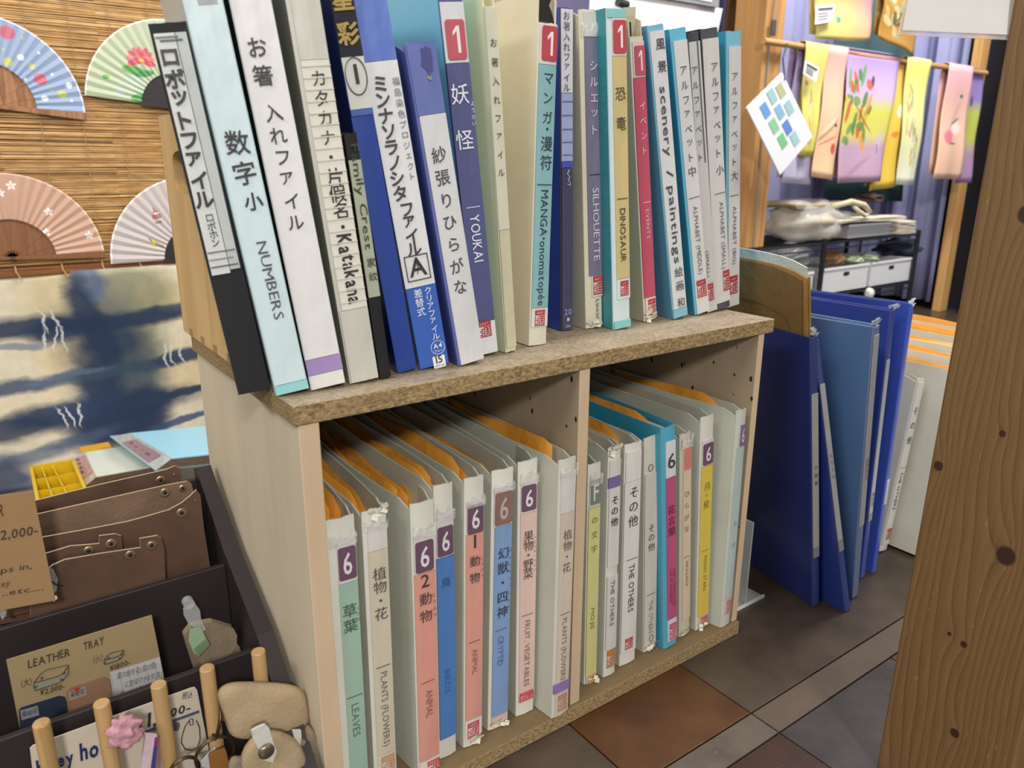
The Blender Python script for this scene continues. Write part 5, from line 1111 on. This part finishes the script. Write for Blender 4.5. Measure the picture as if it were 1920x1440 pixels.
# ------------------------------------------------------------------ dark display box with leather goods
DK = M('2a2224', .5, var=.15, vs=8)
XL, XR = -.40, -.018
disp = thing('display_box', 'dark brown stepped display box with partitions and wooden pegs', 'display', loc=(0, 0, 0))
YM0, ZM = .174, .202; YF0, ZF = .088, .158
pr = [(-.02, .0008), (.262, .0008), (.262, .272), (.252, .276), (.176, .216), (.09, .170), (-.02, .070)]
MB().prism([(XR+.0005, a, b) for a, b in pr], (.0145, 0, 0)).obj('side_panel', DK, disp, bevel=.0006)
MB().box((XL, .254, .0008), (XR, .262, .262)).obj('back_panel', DK, disp)
MB().box((XL, YM0, .0008), (XR, YM0+.006, ZM)).obj('partition', DK, disp, bevel=.0006)
MB().box((XL, YF0, .0008), (XR, YF0+.006, ZF)).obj('partition', DK, disp, bevel=.0006)
MB().box((XL, -.02, .0008), (XR, .254, .010)).obj('base', DK, disp)
PEG = wood('peg_wood', 'bc9868', 'ac8858', 'Z', 40, .8, .5, .1)
for px, py in ((77, 1354), (190, 1317), (297, 1282), (388, 1251), (484, 1220)):
    p = at(px, py, 1, .050); MB().tube([(p.x, .050, .0105), (p.x, .050, p.z-.001), (p.x, .050, p.z)], [.0058, .0058, .0052], 20).obj('peg', PEG, disp, smooth=False)
# leather sheets (flattened trays) standing behind the partition
def leather(c, seed=0, fuzzy=False):
    t = NT('leather'); v = t.coord('Object'); n = t.noise(v, 22, 5, .6); n2 = t.noise(v, 700 if not fuzzy else 260, 3, .7)
    t.color(t.mix(1.0, lin(c), t.ramp(n, [(.3, (.72, .70, .68)), (.7, (1.12, 1.1, 1.08))]), 'MULTIPLY')); t.rough(.55 if not fuzzy else .95)
    t.bump(n2, .2 if not fuzzy else .7, .0008 if not fuzzy else .0012); return t.m
L1, L2, LE = leather('5c4436'), leather('7a6252', 1, True), M('bca68c', .8, var=.1)
SN = M('a08c74', .35, .8, var=.1)
def sheet(label, pts, Y, mat, snaps=(), th=.0022, lean=0, grp='leather trays in the display box', name='leather_tray', cat='tray', edge=None, curve=.0):
    T = thing(name, label, cat, loc=(0, 0, 0), group=grp)
    P = [at(a, b, 1, Y) for a, b in pts]; m = MB(); m.prism(P, (0, th, 0), mi=0, mside=1); m.obj('hide', [mat, edge or LE], T)
    for (a, b, r, kind) in snaps:
        c = at(a, b, 1, Y); k = 20; rr = r
        m = MB(); m.tube([(c.x, c.y-.0002, c.z), (c.x, c.y-.0012, c.z), (c.x, c.y-.0016, c.z)], [rr, rr, rr*.8], 20); so = m.obj('snap', SN, T, smooth=False)
        MB().tube([(c.x, c.y-.00165, c.z), (c.x, c.y-.0019, c.z)], rr*.38, 14).obj('snap_hole', M('1a1412', .5, var=0), so)
    return T
C4 = lambda l: [(x/3.7886, 780+y/3.7886) for x, y in l]
sheet('rearmost smooth brown leather tray, highest in the display box', C4([(-100, 690), (250, 602), (700, 490), (1180, 382), (1240, 356), (1275, 368), (1290, 420), (1300, 700), (-100, 1100)]), .236, L1, [(301, 900, .0045, 0), (327, 890, .0014, 0)])
sheet('suede-faced leather tray second from the back', C4([(-100, 790), (270, 697), (700, 600), (1180, 492), (1330, 464), (1362, 484), (1372, 530), (1390, 900), (-100, 1300)]), .218, L2, [(309, 923, .0046, 0), (342, 915, .0036, 0)])
sheet('large brown leather tray with a curved pale edge, in the middle', C4([(-100, 930), (305, 862), (640, 802), (900, 752), (1050, 712), (1200, 668), (1290, 618), (1350, 570), (1396, 524), (1424, 560), (1450, 800), (1495, 1080), (1500, 1200), (-100, 1500)]), .201, L1, [(340, 961, .0048, 0), (366, 938, .0012, 0)])
sheet('small brown leather tray behind the front one, its tab upright', C4([(-50, 1060), (325, 978), (500, 925), (706, 908), (706, 852), (820, 838), (862, 852), (876, 970), (880, 1250), (-50, 1450)]), .192, L1, [(208, 1019, .0046, 0), (166, 1032, .0044, 0)])
sheet('small brown leather tray in front with a notched tab', C4([(215, 1300), (330, 1100), (370, 1062), (460, 1022), (700, 980), (1000, 936), (992, 872), (1120, 850), (1146, 870), (1168, 940), (1180, 1250), (215, 1500)]), .183, L1, [(284, 1022, .0044, 0), (244, 1040, .0046, 0)])
mg = [at(a, b, 1, .1805) for a, b in ((92, 1064), (100, 1068), (109, 1086), (106, 1108), (97, 1116), (92, 1110))]
t_ = tag(MB().prism(mg, (0, .0008, 0)).obj('price_tag', M('b0b0aa', .6, var=.5, vs=400)), 'small grey printed tag tied to the front leather tray', 'tag'); t_['group'] = 'small tags on the leather trays'
MB().tube([at(94, 1088, 1, .1795), at(104, 1096, 1, .1790), at(118, 1098, 1, .1795)], .0006, 5).obj('string', M('161414', .6, var=0), t_)
t_ = tag(MB().prism([at(a, b, 1, .168) for a, b in ((0, 1146), (14, 1142), (10, 1156), (4, 1162), (1, 1155))], (0, .0008, 0)).obj('price_tag', M('b0b0aa', .6, var=.5, vs=400)), 'small grey printed tag below the kraft price card', 'tag'); t_['group'] = 'small tags on the leather trays'

def on_card(par, s, a, b, hpx, Y, c, bold=.004, jit=.03, name='lettering', fit=True, shear=.08):
    A, B = at(*a, 1, Y), at(*b, 1, Y); U = (B-A); L = U.length; U.normalize(); V = Vector((-U.z, 0, U.x)); m = MB()
    size = hpx*1.22*((at(a[0], a[1]-10, 1, Y)-A).length/10)/.73; sx = L/line_len(s, size, bold) if fit else 1
    write_line(m, s, size, lambda u, v: A+U*u+V*v, bold, shear, jit, sx); return m.obj(name, M(c, .5, var=0), par)
def stroke(par, pts, r, Y, c, name='drawn_line', closed=False):
    m = MB(); m.tube([at(a, b, 1, Y) for a, b in pts], r, 5, closed=closed); return m.obj(name, M(c, .5, var=0), par)
# kraft price card at the left edge
KC = M('9a7a54', .75, var=.06)
tk_ = thing('price_card', 'kraft price card with 2,000- written on it at the left edge', 'card', loc=(0, 0, 0), group='price cards')
MB().prism([at(a, b, 1, .150) for a, b in ((-60, 938), (62, 921), (104, 1126), (-40, 1152))], (0, .0012, 0)).obj('card', KC, tk_)
IK = '38302c'
on_card(tk_, 'R', (-2, 970), (9, 968), 20, .1495, IK); on_card(tk_, '2,000-', (1, 1013), (73, 1001), 15, .1495, IK, .006)
on_card(tk_, 'ups in,', (-12, 1077), (62, 1066), 10, .1495, IK, 0); on_card(tk_, 'key', (-6, 1102), (20, 1098), 10, .1495, IK, 0); on_card(tk_, '..etc....', (4, 1118), (84, 1106), 9, .1495, IK, .002)
MB().prism([at(a, b, 1, .1515) for a, b in ((98, 1120), (106, 1117), (108, 1122), (101, 1128))], (0, .001, 0)).obj('clip', M('d8d0c0', .5), tk_)
# leather tray card
D5 = lambda l: [(x/4.236, 1100+y/4.236) for x, y in l]
tl = thing('price_card', 'tan card lettered LEATHER TRAY standing behind the front partition', 'card', loc=(0, 0, 0), group='price cards')
YC = .122
MB().prism([at(a, b, 1, YC) for a, b in D5([(50, 585), (1205, 228), (1320, 800), (175, 1210)])], (0, .0012, 0)).obj('card', M('95825e', .75, var=.05), tl)
y2 = YC-.0005
on_card(tl, 'LEATHER', *D5([(225, 650), (565, 545)]), 13, y2, IK, .012); on_card(tl, 'TRAY', *D5([(665, 508), (835, 455)]), 12.5, y2, IK, .012)
on_card(tl, '¥2,000-', *D5([(318, 866), (515, 808)]), 8.5, y2-.0009, IK, .008); on_card(tl, '¥1800-', *D5([(872, 672), (1040, 618)]), 8.5, y2, IK, .008)
on_card(tl, '〈大〉', *D5([(165, 800), (258, 775)]), 10, y2, IK, 0); on_card(tl, '〈小〉', *D5([(735, 608), (818, 588)]), 9, y2, IK, 0)
def traydraw(x, y, s):
    f = lambda l: D5([(x+a*s, y+b*s-a*s*.32) for a, b in l])
    stroke(tl, f([(0, 0), (60, -60), (110, -80), (300, -60), (300, 20), (250, 60), (200, 70), (10, 70), (0, 30), (0, 0), (200, 10), (250, 0), (300, -50)]), .00035, y2, IK)
    for a, b in ((70, -20), (265, 0), (20, 40), (240, 45)): stroke(tl, [(p[0], p[1]) for p in f([(a+9*math.cos(k), b+9*math.sin(k)) for k in (0, 1.05, 2.1, 3.14, 4.2, 5.2, 6.28)])], .0003, y2, IK)
    MB().prism([at(a, b, 1, y2+.0002) for a, b in f([(5, 22), (200, 35), (290, -10), (290, 12), (245, 55), (200, 62), (10, 62)])], (0, .0002, 0)).obj('pencil_shading', M('7c8478', .8, var=0), tl)
traydraw(268, 765, .92); traydraw(826, 585, .52)
o = MB().prism([at(a, b, 1, y2-.001) for a, b in D5([(150, 985), (170, 965), (470, 872), (515, 880), (530, 920), (548, 1120), (165, 1230)])], (0, .0012, 0)).obj('leather_sample', M('18243a', .7, var=.1), tl)
MB().prism([at(a, b, 1, y2-.0013) for a, b in D5([(160, 985), (300, 945), (312, 1020), (172, 1062)])], (0, .0002, 0)).obj('note', M('7c8088', .7), o); on_card(o, '染め可', *D5([(175, 1035), (300, 1000)]), 7, y2-.0017, IK, 0)
o = MB().prism([at(a, b, 1, y2-.0008) for a, b in D5([(530, 840), (560, 805), (820, 720), (865, 735), (880, 780), (915, 960), (560, 1070)])], (0, .001, 0)).obj('leather_sample', M('8a6650', .8, var=.1), tl)
MB().prism([at(a, b, 1, y2-.0011) for a, b in D5([(540, 840), (680, 790), (690, 860), (552, 908)])], (0, .0002, 0)).obj('note', M('94867c', .7), o); on_card(o, '染め可', *D5([(560, 880), (672, 848)]), 7, y2-.0015, IK, 0)
c_ = at(144, 1293, 1, y2-.0022); MB().tube([c_, c_+Vector((0, .001, 0))], .0018, 10).obj('pin', M('a83c30', .4), o)
o = MB().prism([at(a, b, 1, y2-.0006) for a, b in D5([(872, 682), (1270, 560), (1312, 780), (905, 930)])], (0, .0004, 0)).obj('squared_note', M('b4b2b0', .7, var=.05), tl)
on_card(o, '葉の絵を花(金12個)', *D5([(930, 735), (1245, 640)]), 8, y2-.0009, '5a585c', 0); on_card(o, 'に型染できます(灰)', *D5([(995, 800), (1290, 712)]), 8, y2-.0009, '5a585c', 0); on_card(o, 'の', *D5([(955, 865), (985, 858)]), 7, y2-.0009, '5a585c', 0)
for k in range(6): stroke(o, D5([(880+k*68, 690-k*21), (915+k*68, 900-k*24)]), .00014, y2-.0007, '8c8a94', 'ruled_line')
# key holder card in front of the front partition
tkc = thing('price_card', 'white card hand-lettered key holder behind the pegs', 'card', loc=(0, 0, 0), group='price cards'); YH = .080
MB().prism([at(a, b, 1, YH) for a, b in D5([(238, 1288), (262, 1264), (1520, 806), (1548, 800), (1566, 820), (1700, 1500), (300, 1800)])], (0, .0012, 0)).obj('card', M('c9bfae', .6, var=.05), tkc)
y3 = YH-.0006; NV = '1f2c5c'
on_card(tkc, 'K', *D5([(300, 1510), (400, 1475)]), 26, y3, NV, .03, 0, shear=0); on_card(tkc, 'ey', *D5([(458, 1440), (600, 1392)]), 21, y3, NV, .03, .04, shear=0)
on_card(tkc, 'holder', *D5([(640, 1385), (1050, 1250)]), 27, y3, NV, .03, .04, shear=0)
on_card(tkc, '¥', *D5([(1100, 1140), (1132, 1130)]), 10, y3, IK, .012); on_card(tkc, '1,', *D5([(1172, 1118), (1260, 1090)]), 22, y3, IK, .02); on_card(tkc, '00-', *D5([(1350, 1036), (1522, 984)]), 13, y3, IK, .022)
on_card(tkc, '税込', *D5([(1445, 895), (1530, 875)]), 9, y3, IK, .004)
stroke(tkc, D5([(1100, 1172), (1255, 1120), (1360, 1072), (1580, 992)]), .0013, y3, NV, 'underline')
stroke(tkc, D5([(1500, 1068), (1470, 1110), (1448, 1180), (1440, 1240), (1470, 1290), (1520, 1300), (1570, 1275), (1590, 1210), (1585, 1120), (1560, 1062)]), .0005, y3, IK)
stroke(tkc, D5([(1505, 1060), (1510, 1100), (1535, 1098), (1532, 1050), (1508, 1052)]), .0004, y3, IK)
MB().prism([at(a, b, 1, y3) for a, b in D5([(1372, 1090), (1400, 1075), (1425, 1080), (1430, 1110), (1415, 1145), (1385, 1148), (1368, 1130)])], (0, .0003, 0)).obj('grey_blob', M('5c5a58', .7), tkc)
on_card(tkc, 'material', *D5([(1485, 1340), (1590, 1290)]), 5, y3, IK, 0); on_card(tkc, 'is leather', *D5([(1500, 1372), (1650, 1310)]), 5, y3, IK, 0)
# clip with green slip, small pouch behind
C6 = lambda l: [(240+x/5.053, 1180+y/5.053) for x, y in l]
po = thing('leather_pouch', 'round grey-brown pouch in the middle compartment of the display box', 'pouch', loc=(0, 0, 0), group='leather pouches')
SU = leather('8c7c68', 3, True)
MB().prism([at(a, b, 1, .140) for a, b in C6([(532, 60), (600, -30), (800, -70), (1000, -10), (1034, 60), (1030, 160), (980, 230), (880, 300), (700, 330), (620, 260), (560, 170)])], (0, .008, 0)).obj('body', SU, po, bevel=.002)
MB().prism([at(a, b, 1, .150) for a, b in C6([(560, 170), (900, 200), (1050, 150), (1080, 230), (900, 420), (640, 420)])], (0, .006, 0)).obj('body', SU, po, bevel=.002)
cl = thing('display_clip', 'clear plastic clip gripping a pale green paper slip', 'clip', loc=(0, 0, 0))
CLR = M('c0c4c4', .12, var=0, alpha=.4, coat=.6)
MB().prism([at(a, b, 1, .128) for a, b in D5([(1460, 180), (1555, 142), (1590, 190), (1598, 260), (1640, 340), (1600, 360), (1500, 300), (1462, 230)])], (0, .003, 0)).obj('clip_body', CLR, cl, bevel=.001)
c_ = at(353, 1130, 1, .129); MB().tube([(c_.x, c_.y-.004, c_.z), (c_.x, c_.y+.004, c_.z)], .0048, 14).obj('coil', CLR, cl)
m = MB(); gp = [at(a, b, 1, .122) for a, b in C6([(590, -5), (690, -15), (775, 150), (670, 255), (620, 220), (575, 110)])]
m.prism(gp, (0, .0008, 0)); gs = m.obj('green_slip', M('8fa888', .7, var=.05), cl)
MB().prism([at(a, b, 1, .1205) for a, b in C6([(625, 190), (735, 95), (775, 152), (668, 256)])], (0, .0012, 0)).obj('green_slip', M('6c8464', .7, var=.05), cl)
# key pouches hanging on the pegs
def pouch(label, pts, Y, th, mat, name='key_pouch'):
    T = thing(name, label, 'pouch', loc=(0, 0, 0), group='leather pouches')
    P = [at(a, b, 1, Y) for a, b in pts]; c = sum(P, Vector())/len(P)
    m = MB(); n = len(P); rings = []
    for f, y in ((1, 0), (1.0, -th*.35), (.97, -th*.7), (.88, -th*.95), (.6, -th*1.05)): rings.append([c+(p-c)*f+Vector((0, y, 0)) for p in P])
    vs = [v for r in rings for v in r]+[c+Vector((0, -th*1.05, 0))]; fs = [tuple(range(n-1, -1, -1))]
    for k in range(4): fs += [(k*n+i, k*n+(i+1) % n, (k+1)*n+(i+1) % n, (k+1)*n+i) for i in range(n)]
    fs += [(4*n+i, 4*n+(i+1) % n, 5*n) for i in range(n)]
    m.add(vs, fs); m.obj('body', mat, T, smooth=True); return T
GS = leather('b09c7e', 5, True)
def smoothpoly(p, it=2):
    for _ in range(it):
        q = []
        for i in range(len(p)):
            a, b = p[i], p[(i+1) % len(p)]; q += [(a[0]*.75+b[0]*.25, a[1]*.75+b[1]*.25), (a[0]*.25+b[0]*.75, a[1]*.25+b[1]*.75)]
        p = q
    return p
big_ = C6([(830, 590), (940, 495), (1200, 490), (1530, 510), (1660, 560), (1700, 760), (1690, 900), (1590, 965), (1400, 930), (1200, 1010), (960, 1000), (920, 880), (880, 740)])
T = pouch('wide sparkly beige suede pouch hanging from the fourth peg', smoothpoly(big_), .036, .009, GS)
tube_pts = C6([(1690, 880), (1770, 960), (1815, 1080), (1835, 1320), (1850, 1500)])
pouch('folded grey-beige pouch strap standing at the right edge of the display', smoothpoly(C6([(1680, 880), (1760, 930), (1820, 1050), (1850, 1500), (1740, 1500), (1730, 1100), (1640, 1040)])), .026, .010, SU)
pouch('beige pouch behind the round snap pouch', smoothpoly(C6([(1500, 1000), (1720, 1040), (1735, 1100), (1720, 1450), (1500, 1500), (940, 1500), (950, 1190), (1100, 1200)])), .020, .005, SU)
rp = [(1370+305*math.cos(k*math.pi/12), 1250+300*math.sin(k*math.pi/12)) for k in range(24)]
T = pouch('round suede pouch with a white snap strap, right of the pegs', C6(rp), .012, .008, GS)
WL = M('cfccc4', .5, var=.05, bump=.5, bs=220)
MB().prism([at(a, b, 1, .0005) for a, b in C6([(1170, 965), (1215, 935), (1300, 900), (1338, 935), (1375, 1060), (1412, 1152), (1372, 1262), (1265, 1235), (1240, 1140), (1185, 1040)])], (0, .002, 0)).obj('snap_strap', WL, T, bevel=.0008)
c_ = at(499, 1408, 1, -.001); m = MB(); m.tube([(c_.x, c_.y, c_.z), (c_.x, c_.y-.0016, c_.z), (c_.x, c_.y-.0026, c_.z), (c_.x, c_.y-.0030, c_.z)], [.0064, .0064, .0048, .001], 28); m.obj('snap', M('8c8474', .3, .85), T, smooth=True)
MB().prism([at(a, b, 1, .014) for a, b in C6([(1560, 960), (1640, 955), (1645, 1020), (1630, 1120), (1590, 1090)])], (0, .002, 0)).obj('strap_end', WL, T, bevel=.0008)
BRM = M('2e2620', .3, .9, var=.1)
def keyring(label, cx, cy, rx, ry, Y, tilt=0, depth=0):
    m = MB(); c = at(cx, cy, 1, Y); e = (at(cx+10, cy, 1, Y)-c).length/10
    pts = []
    for k in range(28):
        a = k*2*math.pi/28; x, z = rx*e*math.cos(a), ry*e*math.sin(a); t = math.radians(tilt)
        pts.append(c+Vector((x*math.cos(t)-z*math.sin(t), depth*math.cos(a), x*math.sin(t)+z*math.cos(t))))
    m.tube(pts, .0011, 8, closed=True); m.tube([p+Vector((0, .0019, 0)) for p in pts], .0009, 6, closed=True)
    return tag(m.obj('key_ring', M('5c5040', .28, .9, var=.1), smooth=True), label, 'ring', 'metal key rings')
keyring('dark key ring looped round the fourth peg, seen edge on', 407, 1348, 6, 35, .042, -16, .014)
keyring('brass-dark key ring below the edge-on ring', 404, 1415, 34, 34, .030)
keyring('key ring at the bottom edge between third and fourth pegs', 346, 1446, 26, 27, .034)
TAN = leather('94602c', 7)
def tab(label, pts, Y, th=.003): return tag(MB().prism([at(a, b, 1, Y) for a, b in C6(pts)], (0, th, 0)).obj('leather_tab', TAN, bevel=.0006), label, 'tab', 'tan leather tabs')
tab('tan leather tab passing behind the fourth peg', [(728, 700), (745, 690), (760, 718), (950, 722), (935, 872), (905, 868), (760, 865), (742, 862)], .058)
tab('orange-tan leather tab at the bottom below the fourth peg', [(768, 1198), (925, 1136), (972, 1320), (985, 1420), (800, 1420)], .026)
tag(MB().prism([at(a, b, 1, .040) for a, b in C6([(690, 1255), (770, 1165), (830, 1115), (832, 1200), (780, 1330), (700, 1380)])], (0, .0008, 0)).obj('paper_tag', M('c8c8cc', .6)), 'white paper tag tucked into the brass key ring', 'tag')
c_ = at(231, 1362, 1, .046)
blob('yarn_pompom', 'fuzzy pale pink yarn lump on the second peg', 'yarn', (c_.x, .040, c_.z), (.0115, .007, .0135), M('cc98a4', .95, var=.35, vs=300, bump=1, bs=500), .35, 12, lumps=10)
c_ = at(224, 1388, 1, .046)
tm = at(283, 1375, 1, .04); tm2 = at(272, 1450, 1, .04)
Tt = thing('sticker_tube', 'slim pink and silver packet with a red stripe between second and third pegs', 'packet', loc=(0, 0, 0))
MB().prism([at(a, b, 1, .038) for a, b in ((273, 1379), (297, 1381), (292, 1460), (262, 1460))], (0, .004, 0)).obj('body', M('d4bcc8', .4, var=.15, vs=200), Tt, bevel=.001)
MB().prism([at(a, b, 1, .0372) for a, b in ((291, 1383), (297, 1382), (291, 1460), (280, 1460))], (0, .0006, 0)).obj('stripe', M('8c3460', .4), Tt)
MB().prism([at(a, b, 1, .0368) for a, b in ((289, 1400), (294, 1399), (288, 1460), (282, 1460))], (0, .0003, 0)).obj('stripe', M('2c4484', .4), Tt)
